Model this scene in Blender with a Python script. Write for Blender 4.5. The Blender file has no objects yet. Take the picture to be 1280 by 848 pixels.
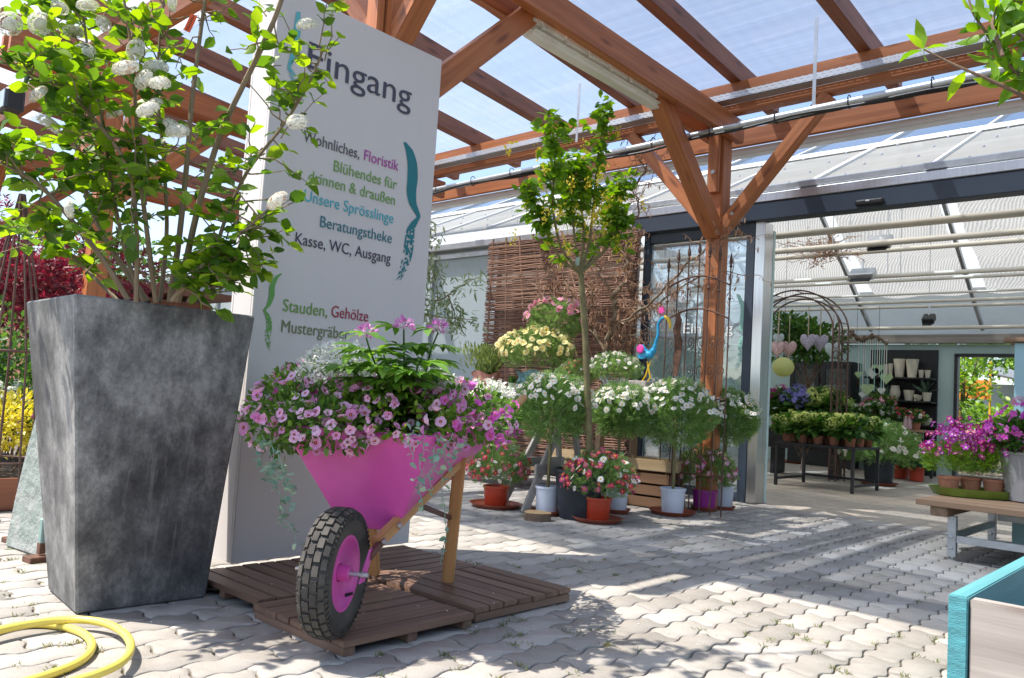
import bpy, bmesh, math, random
import numpy as np
from mathutils import Matrix, Vector, noise as mnoise
random.seed(7)
RNG = np.random.default_rng(11)
S = bpy.context.scene
COL = S.collection
RAD = math.radians
# ------------------------------------------------------------------ camera
F_PX, CAM_H = 1000.0, 0.86
_y, _p, _r = RAD(42.7), RAD(4.2), RAD(3.5)
FW = np.array([-math.sin(_y)*math.cos(_p), math.cos(_y)*math.cos(_p), math.sin(_p)])
_a = np.array([math.cos(_y), math.sin(_y), 0.0]); _b = np.cross(_a, FW)
RT = _a*math.cos(_r)+_b*math.sin(_r)
UP = -_a*math.sin(_r)+_b*math.cos(_r)
CAM = np.array([0.0, 0.0, CAM_H])
cd = bpy.data.cameras.new('camera'); co = bpy.data.objects.new('camera', cd); COL.objects.link(co)
cd.sensor_width = 36; cd.sensor_fit = 'HORIZONTAL'; cd.lens = 36*F_PX/1280
cd.clip_start = 0.05; cd.clip_end = 2000
co.matrix_world = Matrix(((RT[0], UP[0], -FW[0], 0), (RT[1], UP[1], -FW[1], 0), (RT[2], UP[2], -FW[2], CAM_H), (0, 0, 0, 1)))
S.camera = co
# sun: vector towards it
SUN = np.array([-0.37, -0.425, 1.0]); SUN /= np.linalg.norm(SUN)
W = bpy.data.worlds.new('World'); S.world = W; W.use_nodes = True
nt = W.node_tree; nt.nodes.clear()
sky = nt.nodes.new('ShaderNodeTexSky'); sky.sky_type = 'NISHITA'; sky.sun_disc = False
sky.sun_elevation = math.asin(SUN[2]); sky.sun_rotation = math.atan2(SUN[0], SUN[1]) % (2*math.pi)
sky.air_density = 1.0; sky.dust_density = 1.6; sky.ozone_density = 1.4
bg = nt.nodes.new('ShaderNodeBackground'); bg.inputs[1].default_value = 0.135
wo = nt.nodes.new('ShaderNodeOutputWorld')
tc = nt.nodes.new('ShaderNodeTexCoord'); mp = nt.nodes.new('ShaderNodeMapping'); mp.inputs['Scale'].default_value = (1.2, 1.2, 4.0)
cn = nt.nodes.new('ShaderNodeTexNoise'); cn.inputs['Scale'].default_value = 2.2; cn.inputs['Detail'].default_value = 7
cr = nt.nodes.new('ShaderNodeValToRGB'); cr.color_ramp.elements[0].position = 0.45; cr.color_ramp.elements[1].position = 0.75
cr.color_ramp.elements[1].color = (.25, .25, .25, 1)
mx = nt.nodes.new('ShaderNodeMixRGB'); mx.inputs[2].default_value = (4.6, 4.9, 5.3, 1)
nt.links.new(tc.outputs['Generated'], mp.inputs[0]); nt.links.new(mp.outputs[0], cn.inputs[0]); nt.links.new(cn.outputs[0], cr.inputs[0])
nt.links.new(cr.outputs[0], mx.inputs[0]); nt.links.new(sky.outputs[0], mx.inputs[1]); nt.links.new(mx.outputs[0], bg.inputs[0]); nt.links.new(bg.outputs[0], wo.inputs[0])
sl = bpy.data.lights.new('sun', 'SUN'); sl.energy = 4.1; sl.angle = RAD(0.5); sl.color = (1.0, 0.92, 0.81)
so = bpy.data.objects.new('sun', sl); COL.objects.link(so); so.rotation_euler = Vector(SUN).to_track_quat('Z', 'Y').to_euler()
S.view_settings.view_transform = 'Standard'; S.view_settings.look = 'None'; S.view_settings.gamma = 1
S.view_settings.exposure = 1.15; S.view_settings.use_curve_mapping = False
S.render.engine = 'CYCLES'
cy = S.cycles; cy.use_denoising = True; cy.max_bounces = 10; cy.transparent_max_bounces = 24; cy.diffuse_bounces = 5
cy.transmission_bounces = 8; cy.glossy_bounces = 4; cy.sample_clamp_indirect = 6; cy.caustics_reflective = False; cy.caustics_refractive = False

# picture point (1280x848) -> point of the place, on a real plane
def ray(x, y): return FW + RT*(x-640)/F_PX - UP*(y-424)/F_PX
def onZ(x, y, z=0.0): d = ray(x, y); return CAM + d*(z-CAM_H)/d[2]
def onY(x, y, Y): d = ray(x, y); return CAM + d*Y/d[1]
def onX(x, y, X): d = ray(x, y); return CAM + d*X/d[0]
def atd(x, y, d): return CAM + ray(x, y)*d
def depth(p): return float((np.array(p)-CAM) @ FW)

# ------------------------------------------------------------------ object helpers
def wmat(o):
    return o.matrix_basis.copy() if o.parent is None else wmat(o.parent) @ o.matrix_parent_inverse @ o.matrix_basis
def adopt(o, parent, world):
    if parent is not None:
        o.parent = parent
        if world: o.matrix_parent_inverse = wmat(parent).inverted()
def tag(o, label=None, cat=None, group=None, kind=None):
    if label: o['label'] = label
    if cat: o['category'] = cat
    if group: o['group'] = group
    if kind: o['kind'] = kind
    return o
def thing(name, label, cat, loc=(0, 0, 0), rz=0.0, group=None):
    o = bpy.data.objects.new(name, None); COL.objects.link(o); o.empty_display_size = .1
    o.location = Vector([float(v) for v in loc]); o.rotation_euler = (0, 0, rz)
    return tag(o, label, cat, group)
def mesh_from(name, V, Fc, mats, midx=None, smooth=False):
    me = bpy.data.meshes.new(name)
    if isinstance(Fc, tuple):                       # (flat indices, face sizes)
        flat, sizes = Fc
        V = np.asarray(V, dtype=np.float32)
        me.vertices.add(len(V)); me.vertices.foreach_set('co', V.ravel())
        me.loops.add(len(flat)); me.loops.foreach_set('vertex_index', np.asarray(flat, dtype=np.int32))
        me.polygons.add(len(sizes))
        st = np.concatenate(([0], np.cumsum(sizes)[:-1])).astype(np.int32)
        me.polygons.foreach_set('loop_start', st); me.polygons.foreach_set('loop_total', np.asarray(sizes, dtype=np.int32))
        me.update(calc_edges=True)
    else:
        me.from_pydata([tuple(map(float, v)) for v in V], [], [tuple(int(i) for i in f) for f in Fc])
    for m in (mats if isinstance(mats, (list, tuple)) else [mats]): me.materials.append(m)
    if midx is not None: me.polygons.foreach_set('material_index', np.asarray(midx, dtype=np.int32))
    if smooth: me.polygons.foreach_set('use_smooth', np.ones(len(me.polygons), dtype=bool))
    me.validate(); me.update()
    return me
def obj(name, me, parent=None, world=False, mat4=None):
    o = bpy.data.objects.new(name, me); COL.objects.link(o)
    if mat4 is not None: o.matrix_basis = mat4
    adopt(o, parent, world)
    return o
def mk(name, V, Fc, mats, parent=None, world=False, smooth=False, midx=None):
    return obj(name, mesh_from(name, V, Fc, mats, midx, smooth), parent, world)
class MB:
    """collects boxes, tubes and lathes of ONE part"""
    def __init__(s): s.V = []; s.F = []; s.n = 0
    def add(s, V, Fc):
        s.V += [tuple(map(float, v)) for v in V]; s.F += [tuple(int(i)+s.n for i in f) for f in Fc]; s.n = len(s.V); return s
    def box(s, c, d, rz=0, R=None):
        c = np.array(c, float); h = np.array(d, float)/2
        q = np.array([(x, y, z) for x in (-1, 1) for y in (-1, 1) for z in (-1, 1)], float)*h
        if rz: q = q @ np.array([[math.cos(rz), math.sin(rz), 0], [-math.sin(rz), math.cos(rz), 0], [0, 0, 1]])
        if R is not None: q = q @ np.array(R)
        return s.add(q+c, [(0, 1, 3, 2), (4, 6, 7, 5), (0, 4, 5, 1), (2, 3, 7, 6), (0, 2, 6, 4), (1, 5, 7, 3)])
    def tube(s, pts, rad, n=8, cap=True, closed=False):
        P = np.array(pts, float); m = len(P)
        r = np.full(m, rad, float) if np.isscalar(rad) else np.array(rad, float)
        T = np.gradient(P, axis=0) if m > 2 else np.array([P[-1]-P[0]]*m)
        if closed: T = np.roll(P, -1, 0)-np.roll(P, 1, 0)
        T /= np.linalg.norm(T, axis=1)[:, None]+1e-12
        u = np.cross(T[0], (0, 0, 1.0)); 
        if np.linalg.norm(u) < .05: u = np.cross(T[0], (1.0, 0, 0))
        u /= np.linalg.norm(u); V = []
        for i in range(m):
            u = u-T[i]*(u @ T[i]); u /= np.linalg.norm(u)+1e-12; v = np.cross(T[i], u)
            for k in range(n):
                a = 2*math.pi*k/n; V.append(P[i]+r[i]*(u*math.cos(a)+v*math.sin(a)))
        Fc = []
        for i in range(m if closed else m-1):
            j = (i+1) % m
            for k in range(n):
                l = (k+1) % n; Fc.append((i*n+k, i*n+l, j*n+l, j*n+k))
        if cap and not closed: Fc += [tuple(range(n))[::-1], tuple((m-1)*n+k for k in range(n))]
        return s.add(V, Fc)
    def lathe(s, prof, c=(0, 0, 0), n=24, axis=2, cap0=True, cap1=True, sx=1, sy=1):
        V = []; m = len(prof)
        for r, z in prof:
            for k in range(n):
                a = 2*math.pi*k/n; p = [r*math.cos(a)*sx, r*math.sin(a)*sy, z]
                if axis == 0: p = [z, p[0], p[1]]
                elif axis == 1: p = [p[1], z, p[0]]
                V.append(np.array(p)+np.array(c, float))
        Fc = [(i*n+k, i*n+(k+1) % n, (i+1)*n+(k+1) % n, (i+1)*n+k) for i in range(m-1) for k in range(n)]
        if cap0: Fc.append(tuple(range(n))[::-1])
        if cap1: Fc.append(tuple((m-1)*n+k for k in range(n)))
        return s.add(V, Fc)
    def prism(s, pts2, fn, t):
        """outline (a,b) -> fn(a,b,depth)"""
        n = len(pts2); V = [fn(a, b, 0) for a, b in pts2]+[fn(a, b, t) for a, b in pts2]
        return s.add(V, [tuple(range(n)), tuple(range(2*n-1, n-1, -1))]+[(i, i+n, (i+1) % n+n, (i+1) % n) for i in range(n)])
    def build(s, name, mat, parent=None, world=False, smooth=False, bevel=0):
        me = mesh_from(name, s.V, s.F, mat)
        if bevel:
            b = bmesh.new(); b.from_mesh(me)
            bmesh.ops.recalc_face_normals(b, faces=b.faces)
            ed = [e for e in b.edges if len(e.link_faces) == 2 and e.calc_face_angle(0) > .6]
            bmesh.ops.bevel(b, geom=ed, offset=bevel, segments=1, affect='EDGES'); b.to_mesh(me); b.free()
        else:
            b = bmesh.new(); b.from_mesh(me); bmesh.ops.recalc_face_normals(b, faces=b.faces); b.to_mesh(me); b.free()
        o = obj(name, me, parent, world)
        if smooth:
            me.polygons.foreach_set('use_smooth', np.ones(len(me.polygons), dtype=bool))
            try: me.set_sharp_from_angle(angle=RAD(40))
            except Exception: pass
        return o
def bar(name, p0, p1, w, h, mat, parent=None, world=True, bev=.005, up=(0, 0, 1)):
    """timber with its grain along its own x axis"""
    p0 = Vector([float(v) for v in p0]); p1 = Vector([float(v) for v in p1]); d = p1-p0; L = d.length; x = d.normalized()
    z = Vector(up); z = (z-x*z.dot(x)).normalized(); y = z.cross(x)
    m = MB().box((L/2, 0, 0), (L, w, h)); me = mesh_from(name, m.V, m.F, mat)
    b = bmesh.new(); b.from_mesh(me); bmesh.ops.recalc_face_normals(b, faces=b.faces)
    if bev: bmesh.ops.bevel(b, geom=b.edges[:], offset=bev, segments=2, affect='EDGES')
    b.to_mesh(me); b.free()
    return obj(name, me, parent, world, Matrix(((x.x, y.x, z.x, p0.x), (x.y, y.y, z.y, p0.y), (x.z, y.z, z.z, p0.z), (0, 0, 0, 1))))
def copy_tree(o, loc=None, rz=None, label=None, scale=None):
    c = o.copy(); COL.objects.link(c)
    if loc is not None: c.location = Vector([float(v) for v in loc])
    if rz is not None: c.rotation_euler = (0, 0, rz)
    if scale is not None: c.scale = (scale,)*3
    if label: c['label'] = label
    def kids(src, dst):
        for ch in [k for k in bpy.data.objects if k.parent is src]:
            d = ch.copy(); COL.objects.link(d); d.parent = dst; d.matrix_parent_inverse = ch.matrix_parent_inverse.copy(); kids(ch, d)
    kids(o, c)
    return c
def unit(v): v = np.asarray(v, float); return v/(np.linalg.norm(v, axis=-1, keepdims=True)+1e-12)
def frames(axis, nrm):
    """columns x (along), y, z (normal)"""
    x = unit(axis); z = nrm-x*np.sum(nrm*x, axis=1, keepdims=True); z = unit(z); y = np.cross(z, x)
    return np.stack([x, y, z], axis=2)
def stamp(tv, tf, Ms, P, sc, tm=None):
    tv = np.asarray(tv, float); n = len(P); k = len(tv)
    V = np.einsum('nij,kj->nki', Ms*np.asarray(sc).reshape(-1, 1, 1), tv)+P[:, None, :]
    fl = np.concatenate([np.array(f) for f in tf]); sz = np.array([len(f) for f in tf])
    flat = (fl[None, :]+(np.arange(n)*k)[:, None]).ravel(); sizes = np.tile(sz, n)
    mi = np.tile(np.array(tm), n) if tm is not None else None
    return V.reshape(-1, 3), (flat, sizes), mi
def rdir(n): return unit(RNG.normal(size=(n, 3)))
# leaf templates: x along the leaf, y across, z normal
LEAF = ([(0, 0, 0), (.3, .26, .05), (.3, -.26, .05), (.3, 0, 0), (.68, .22, .03), (.68, -.22, .03), (.68, 0, -.03), (1, 0, -.1)],
        [(0, 3, 1), (0, 2, 3), (3, 6, 4, 1), (2, 5, 6, 3), (6, 7, 4), (5, 7, 6)])
BROAD = ([(0, 0, 0), (.22, .3, .07), (.22, -.3, .07), (.25, 0, 0), (.55, .36, .07), (.55, -.36, .07), (.58, 0, -.02), (.85, .18, -.02), (.85, -.18, -.02), (.85, 0, -.07), (1.05, 0, -.14)],
         [(0, 3, 1), (0, 2, 3), (3, 6, 4, 1), (2, 5, 6, 3), (6, 9, 7, 4), (5, 8, 9, 6), (9, 10, 7), (8, 10, 9)])
WLANCE = ([(0, 0, 0), (.35, .17, .04), (.35, -.17, .04), (.4, 0, 0), (.7, .15, -.01), (.7, -.15, -.01), (.72, 0, -.05), (1.05, 0, -.2)],
          [(0, 3, 1), (0, 2, 3), (3, 6, 4, 1), (2, 5, 6, 3), (6, 7, 4), (5, 7, 6)])
NARROW = ([(0, 0, 0), (.5, .07, .03), (.5, -.07, .03), (1, 0, -.05)], [(0, 2, 3, 1)])
LANCE = ([(0, 0, 0), (.35, .11, .03), (.35, -.11, .03), (.4, 0, 0), (.75, .08, -.02), (.75, -.08, -.02), (1, 0, -.14)],
         [(0, 3, 1), (0, 2, 3), (3, 6, 4, 1), (2, 5, 6, 3)])
FEATHER = ([(0, .03, 0), (0, -.03, 0), (1, .025, -.08), (1, -.025, -.08), (.25, 0, 0), (.55, .26, .05), (.64, .19, .05), (.55, -.26, -.03), (.64, -.19, -.03), (.5, 0, 0), (.84, .22, .02), (.9, .13, .02), (.84, -.22, .02), (.9, -.13, .02)],
           [(0, 1, 3, 2), (4, 6, 5), (4, 7, 8), (9, 11, 10), (9, 12, 13)])
def leaves(name, P, D, size, mat, parent, tmpl=LEAF, up=.6, world=False, jit=.35):
    n = len(P)
    N = unit(rdir(n)*(1-up)+np.array([0, 0, up])+.001)
    Ms = frames(unit(D)+RNG.normal(size=(n, 3))*jit*.5, N)
    sz = np.broadcast_to(size, (n,))*RNG.uniform(.7, 1.25, n)
    V, Fc, _ = stamp(tmpl[0], tmpl[1], Ms, np.asarray(P), sz)
    return mk(name, V, Fc, mat, parent, world, smooth=False)
def ball(n, c, r, shell=.5, zmin=-1.0):
    d = rdir(int(n*2.5)); d = d[d[:, 2] > zmin][:n]
    rr = RNG.uniform(shell**3, 1, len(d))**(1/3)
    return np.array(c)+d*rr[:, None]*np.array(r), d

# ------------------------------------------------------------------ materials
def nm(name):
    m = bpy.data.materials.new(name); m.use_nodes = True; t = m.node_tree; b = t.nodes['Principled BSDF']
    return m, t, b
def rgba(c): return (c[0], c[1], c[2], 1.0)
def ND(t, k, **kw):
    n = t.nodes.new(k)
    for a, v in kw.items(): setattr(n, a, v)
    return n
def noise_fac(t, scale, detail=5, coord='Object', stretch=None, rnd=False, rough=.6):
    tc = ND(t, 'ShaderNodeTexCoord'); src = tc.outputs[coord]
    if stretch or rnd:
        mp = ND(t, 'ShaderNodeMapping'); mp.inputs['Scale'].default_value = stretch or (1, 1, 1)
        t.links.new(src, mp.inputs[0])
        if rnd:
            oi = ND(t, 'ShaderNodeObjectInfo'); g = ND(t, 'ShaderNodeNewGeometry'); ad = ND(t, 'ShaderNodeMath', operation='ADD'); mu = ND(t, 'ShaderNodeMath', operation='MULTIPLY'); mu.inputs[1].default_value = 60
            t.links.new(oi.outputs['Random'], ad.inputs[0]); t.links.new(g.outputs['Random Per Island'], ad.inputs[1]); t.links.new(ad.outputs[0], mu.inputs[0]); t.links.new(mu.outputs[0], mp.inputs['Location'])
        src = mp.outputs[0]
    n = ND(t, 'ShaderNodeTexNoise'); n.inputs['Scale'].default_value = scale; n.inputs['Detail'].default_value = detail; n.inputs['Roughness'].default_value = rough
    t.links.new(src, n.inputs['Vector'])
    return n.outputs[0]
def ramp(t, fac, stops):
    r = ND(t, 'ShaderNodeValToRGB'); e = r.color_ramp.elements
    while len(e) < len(stops): e.new(.5)
    for i, (p, c) in enumerate(stops): e[i].position = p; e[i].color = rgba(c)
    t.links.new(fac, r.inputs[0]); return r.outputs[0]
def bump(t, b, fac, strength=.3, dist=.01):
    k = ND(t, 'ShaderNodeBump'); k.inputs['Strength'].default_value = strength; k.inputs['Distance'].default_value = dist
    t.links.new(fac, k.inputs['Height']); t.links.new(k.outputs[0], b.inputs['Normal'])
def mul(c, k): return tuple(min(1, v*k) for v in c)
def M(name, c, rough=.6, var=.15, scale=6.0, bmp=0.0, metal=0.0, dist=.004, spec=.5, c2=None, stretch=None):
    m, t, b = nm(name)
    f = noise_fac(t, scale, stretch=stretch, rnd=True)
    t.links.new(ramp(t, f, [(.3, mul(c, 1-var)), (.7, c2 or mul(c, 1+var))]), b.inputs['Base Color'])
    b.inputs['Roughness'].default_value = rough; b.inputs['Metallic'].default_value = metal; b.inputs['Specular IOR Level'].default_value = spec
    if bmp: bump(t, b, noise_fac(t, scale*6, stretch=stretch), bmp, dist)
    return m
def wood(name, c1, c2, rough=.55, sx=.9, sy=26, bmp=.25, knots=True, coat=0.0):
    m, t, b = nm(name)
    f = noise_fac(t, 1.0, 7, stretch=(sx, sy, sy), rnd=True, rough=.65)
    col = ramp(t, f, [(.25, c1), (.5, tuple((a+d)/2 for a, d in zip(c1, c2))), (.72, c2)])
    f2 = noise_fac(t, 1.6, 3, stretch=(.6, 3, 3), rnd=True)
    mxn = ND(t, 'ShaderNodeMixRGB', blend_type='MULTIPLY'); mxn.inputs[0].default_value = .55
    t.links.new(col, mxn.inputs[1]); t.links.new(ramp(t, f2, [(.3, (.6, .55, .55)), (.65, (1, 1, 1))]), mxn.inputs[2])
    out = mxn.outputs[0]
    if knots:
        tcn = ND(t, 'ShaderNodeTexCoord'); mp = ND(t, 'ShaderNodeMapping'); mp.inputs['Scale'].default_value = (1.7, 7, 7)
        vo = ND(t, 'ShaderNodeTexVoronoi'); vo.inputs['Scale'].default_value = 1.3
        t.links.new(tcn.outputs['Object'], mp.inputs[0]); t.links.new(mp.outputs[0], vo.inputs['Vector'])
        k = ramp(t, vo.outputs['Distance'], [(.07, (.2, .15, .14)), (.13, (.55, .45, .42)), (.24, (1, 1, 1))])
        m2 = ND(t, 'ShaderNodeMixRGB', blend_type='MULTIPLY'); m2.inputs[0].default_value = .7
        t.links.new(out, m2.inputs[1]); t.links.new(k, m2.inputs[2]); out = m2.outputs[0]
    t.links.new(out, b.inputs['Base Color']); b.inputs['Roughness'].default_value = rough
    bump(t, b, f, bmp, .004)
    return m
def leafmat(name, stops, tr=.35, rough=.45):
    m, t, b = nm(name)
    g = ND(t, 'ShaderNodeNewGeometry'); oi = ND(t, 'ShaderNodeObjectInfo'); 
    c = ramp(t, g.outputs['Random Per Island'], [(i/(len(stops)-1) if len(stops) > 1 else 0, s) for i, s in enumerate(stops)])
    t.links.new(c, b.inputs['Base Color']); b.inputs['Roughness'].default_value = rough; b.inputs['Specular IOR Level'].default_value = .4
    tl = ND(t, 'ShaderNodeBsdfTranslucent'); hs = ND(t, 'ShaderNodeHueSaturation'); hs.inputs['Value'].default_value = 2.0; hs.inputs['Saturation'].default_value = 1.1; hs.inputs['Hue'].default_value = .485
    t.links.new(c, hs.inputs['Color']); t.links.new(hs.outputs[0], tl.inputs['Color'])
    ms = ND(t, 'ShaderNodeMixShader'); ms.inputs[0].default_value = tr
    t.links.new(b.outputs[0], ms.inputs[1]); t.links.new(tl.outputs[0], ms.inputs[2])
    t.links.new(ms.outputs[0], t.nodes['Material Output'].inputs['Surface'])
    return m
def petal(name, c, c2=None, tr=.3):
    m, t, b = nm(name)
    oi = ND(t, 'ShaderNodeObjectInfo'); g = ND(t, 'ShaderNodeNewGeometry')
    ad = ND(t, 'ShaderNodeMath', operation='ADD'); fr = ND(t, 'ShaderNodeMath', operation='FRACT')
    t.links.new(oi.outputs['Random'], ad.inputs[0]); t.links.new(g.outputs['Random Per Island'], ad.inputs[1]); t.links.new(ad.outputs[0], fr.inputs[0])
    cc = ramp(t, fr.outputs[0], [(0, c), (1, c2 or c)])
    t.links.new(cc, b.inputs['Base Color']); b.inputs['Roughness'].default_value = .6; b.inputs['Specular IOR Level'].default_value = .2
    tl = ND(t, 'ShaderNodeBsdfTranslucent'); t.links.new(cc, tl.inputs['Color'])
    ms = ND(t, 'ShaderNodeMixShader'); ms.inputs[0].default_value = tr
    t.links.new(b.outputs[0], ms.inputs[1]); t.links.new(tl.outputs[0], ms.inputs[2]); t.links.new(ms.outputs[0], t.nodes['Material Output'].inputs['Surface'])
    return m
def sheer(name, c, alpha, tr=.5, rough=.2, glossy=.0, streak=None, thru=None):
    """thin see-through sheet: alpha = share that scatters, the rest passes straight through"""
    m, t, b = nm(name); t.nodes.remove(b)
    tp = ND(t, 'ShaderNodeBsdfTransparent'); tp.inputs[0].default_value = rgba(thru or c)
    df = ND(t, 'ShaderNodeBsdfDiffuse'); df.inputs[0].default_value = rgba(c)
    tl = ND(t, 'ShaderNodeBsdfTranslucent'); tl.inputs[0].default_value = rgba(c)
    m1 = ND(t, 'ShaderNodeMixShader'); m1.inputs[0].default_value = tr; t.links.new(df.outputs[0], m1.inputs[1]); t.links.new(tl.outputs[0], m1.inputs[2])
    m2 = ND(t, 'ShaderNodeMixShader'); m2.inputs[0].default_value = alpha; t.links.new(tp.outputs[0], m2.inputs[1]); t.links.new(m1.outputs[0], m2.inputs[2])
    if streak:
        f = noise_fac(t, streak[0], 4, stretch=streak[1]); r = ramp(t, f, [(.32, (alpha*.85,)*3), (.55, (alpha*1.0,)*3), (.74, (min(1, alpha*1.3),)*3)]); t.links.new(r, m2.inputs[0])
    out = m2
    if glossy:
        gl = ND(t, 'ShaderNodeBsdfGlossy'); gl.inputs['Roughness'].default_value = rough
        fz = ND(t, 'ShaderNodeFresnel'); fz.inputs[0].default_value = 1.45; mm = ND(t, 'ShaderNodeMath', operation='MULTIPLY'); mm.inputs[1].default_value = glossy
        t.links.new(fz.outputs[0], mm.inputs[0]); m3 = ND(t, 'ShaderNodeMixShader'); t.links.new(mm.outputs[0], m3.inputs[0]); t.links.new(m2.outputs[0], m3.inputs[1]); t.links.new(gl.outputs[0], m3.inputs[2]); out = m3
    t.links.new(out.outputs[0], t.nodes['Material Output'].inputs['Surface'])
    return m
def slotted(name, c, metal=.6):
    """perforated sheet steel"""
    m, t, b = nm(name); b.inputs['Base Color'].default_value = rgba(c); b.inputs['Metallic'].default_value = metal; b.inputs['Roughness'].default_value = .45
    tcn = ND(t, 'ShaderNodeTexCoord'); mp = ND(t, 'ShaderNodeMapping'); mp.inputs['Rotation'].default_value = (RAD(90), 0, 0); t.links.new(tcn.outputs['Object'], mp.inputs[0])
    br = ND(t, 'ShaderNodeTexBrick'); br.inputs['Scale'].default_value = 1; br.inputs['Brick Width'].default_value = .06; br.inputs['Row Height'].default_value = .026; br.inputs['Mortar Size'].default_value = .0085; br.inputs['Mortar Smooth'].default_value = 0
    t.links.new(mp.outputs[0], br.inputs['Vector']); t.links.new(br.outputs['Fac'], b.inputs['Alpha'])
    return m

MT = {}
MT['timber'] = wood('stained_timber', (.32, .10, .032), (.58, .22, .082), .5)
MT['timber_dark'] = wood('stained_timber_dark', (.19, .068, .036), (.36, .14, .07), .5)
MT['deck'] = wood('hardwood_deck', (.11, .062, .042), (.27, .165, .115), .55, knots=False)
MT['beech'] = wood('light_handle_wood', (.42, .2, .075), (.62, .34, .14), .4, knots=False, bmp=.1)
MT['greywood'] = wood('weathered_grey_wood', (.23, .205, .185), (.46, .425, .39), .8)
MT['crate'] = wood('crate_wood', (.40, .27, .13), (.62, .46, .26), .75)
MT['crate_dark'] = wood('crate_brown', (.14, .07, .035), (.27, .15, .08), .75)
MT['table'] = wood('table_wood', (.2, .12, .07), (.38, .25, .15), .7)
MT['steel'] = M('galvanised_steel', (.5, .52, .54), .4, .15, 8, metal=.8)
MT['inox'] = M('brushed_steel', (.6, .6, .6), .28, .1, 3, metal=1.0, stretch=(20, 20, .6))
MT['anthracite'] = M('anthracite_paint', (.035, .05, .075), .4, .1, 2)
MT['black'] = M('black_plastic', (.012, .012, .014), .4, .2)
MT['blackiron'] = M('black_iron', (.025, .025, .028), .5, .3, 12)
MT['rust'] = M('rusty_iron', (.11, .05, .03), .8, .5, 25, .3)
MT['rusty'] = M('brown_rusty_rod', (.10, .055, .04), .7, .4, 20)
MT['white'] = M('white_plastic', (.75, .75, .73), .45, .06, 5)
MT['whitepot'] = M('white_pot_plastic', (.62, .66, .74), .4, .05, 5)
MT['redpot'] = M('red_pot_plastic', (.50, .055, .022), .4, .12, 6)
MT['saucer'] = M('terracotta_plastic', (.30, .075, .04), .5, .15, 8)
MT['magenta'] = M('magenta_pot_plastic', (.32, .02, .24), .4, .1, 6)
MT['terra'] = M('terracotta', (.42, .17, .10), .8, .15, 9, .1)
MT['darkpot'] = M('dark_blue_pot', (.02, .024, .034), .45, .2, 6)
MT['soil'] = M('potting_soil', (.035, .025, .018), 1, .5, 40, .8)
MT['bark'] = M('grey_bark', (.22, .165, .105), .85, .3, 14, .6, stretch=(1, 1, .3))
MT['bark2'] = M('brown_bark', (.15, .10, .065), .85, .35, 14, .6)
MT['greenbark'] = M('olive_bark', (.19, .16, .07), .75, .3, 16, .4)
MT['twig'] = M('brown_twig', (.30, .18, .11), .8, .35, 14)
MT['oval'] = M('green_glazed_tray', (.16, .24, .035), .3, .12, 7)
MT['hose'] = M('yellow_hose', (.75, .62, .12), .38, .08, 5)
MT['rubber'] = M('tyre_rubber', (.028, .027, .026), .75, .45, 7, .4, c2=(.075, .068, .06))
MT['pink'] = M('pink_gloss_paint', (.58, .085, .36), .34, .14, 4.5, .06)
MT['brownmetal'] = M('brown_painted_steel', (.10, .035, .03), .4, .2, 6)
L = leafmat
MT['lf_vib'] = L('viburnum_leaf', [(.04, .10, .014), (.08, .175, .02), (.14, .26, .024), (.23, .35, .035)], .48)
MT['lf_mid'] = L('green_leaf', [(.025, .08, .015), (.055, .14, .025), (.1, .2, .035)], .3)
MT['lf_lime'] = L('lime_leaf', [(.08, .18, .02), (.16, .30, .03), (.24, .38, .05)], .3)
MT['lf_marg'] = L('feathery_leaf', [(.10, .19, .06), (.17, .29, .09), (.25, .38, .13)], .45)
MT['lf_olive'] = L('greygreen_leaf', [(.12, .17, .08), (.2, .26, .13), (.28, .33, .19)], .3)
MT['lf_lab'] = L('laburnum_leaf', [(.065, .15, .016), (.13, .26, .025), (.21, .37, .035)], .5)
MT['lf_red'] = L('red_maple_leaf', [(.06, .009, .016), (.13, .015, .024), (.28, .04, .04)], .3)
MT['lf_dark'] = L('dark_leaf', [(.012, .04, .01), (.03, .08, .018), (.05, .11, .025)], .2)
MT['lf_yel'] = L('golden_leaf', [(.3, .3, .03), (.5, .45, .05), (.6, .55, .1)], .3)
MT['lf_silver'] = L('silver_leaf', [(.14, .26, .19), (.22, .34, .26), (.30, .42, .30)], .25)
MT['lf_dry'] = L('dry_catkin', [(.30, .16, .085), (.42, .25, .15), (.52, .35, .23)], .25)
MT['lf_clm'] = L('spider_flower_leaf', [(.05, .14, .02), (.09, .21, .03), (.15, .29, .05)], .35)
MT['lf_peach'] = L('peach_leaf', [(.08, .2, .015), (.15, .30, .02), (.24, .4, .03)], .42)
MT['grass'] = L('joint_grass', [(.06, .11, .015), (.12, .18, .03), (.32, .27, .10)], .25)
MT['p_white'] = petal('white_petal', (.82, .82, .76), (.86, .85, .82))
MT['p_yel'] = petal('yellow_petal', (.84, .74, .28), (.86, .81, .48))
MT['p_pale'] = petal('pale_pink_petal', (.78, .30, .60), (.87, .58, .76))
MT['p_mag'] = petal('magenta_petal', (.68, .08, .46), (.76, .2, .6))
MT['p_clm'] = petal('spider_petal', (.55, .16, .48), (.72, .42, .66))
MT['p_pink'] = petal('pink_petal', (.78, .26, .42), (.82, .45, .56))
MT['p_red'] = petal('red_petal', (.5, .02, .06), (.68, .08, .18))
MT['p_rose'] = petal('rose_petal', (.60, .05, .17), (.70, .22, .38))
MT['p_purple'] = petal('purple_petal', (.48, .05, .45), (.62, .12, .55))
MT['p_crim'] = petal('crimson_petal', (.45, .02, .2), (.62, .06, .35))
MT['p_blue'] = petal('blue_petal', (.22, .24, .6), (.36, .32, .7))
MT['p_lime'] = petal('lime_petal', (.5, .58, .12), (.62, .68, .25))
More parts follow.
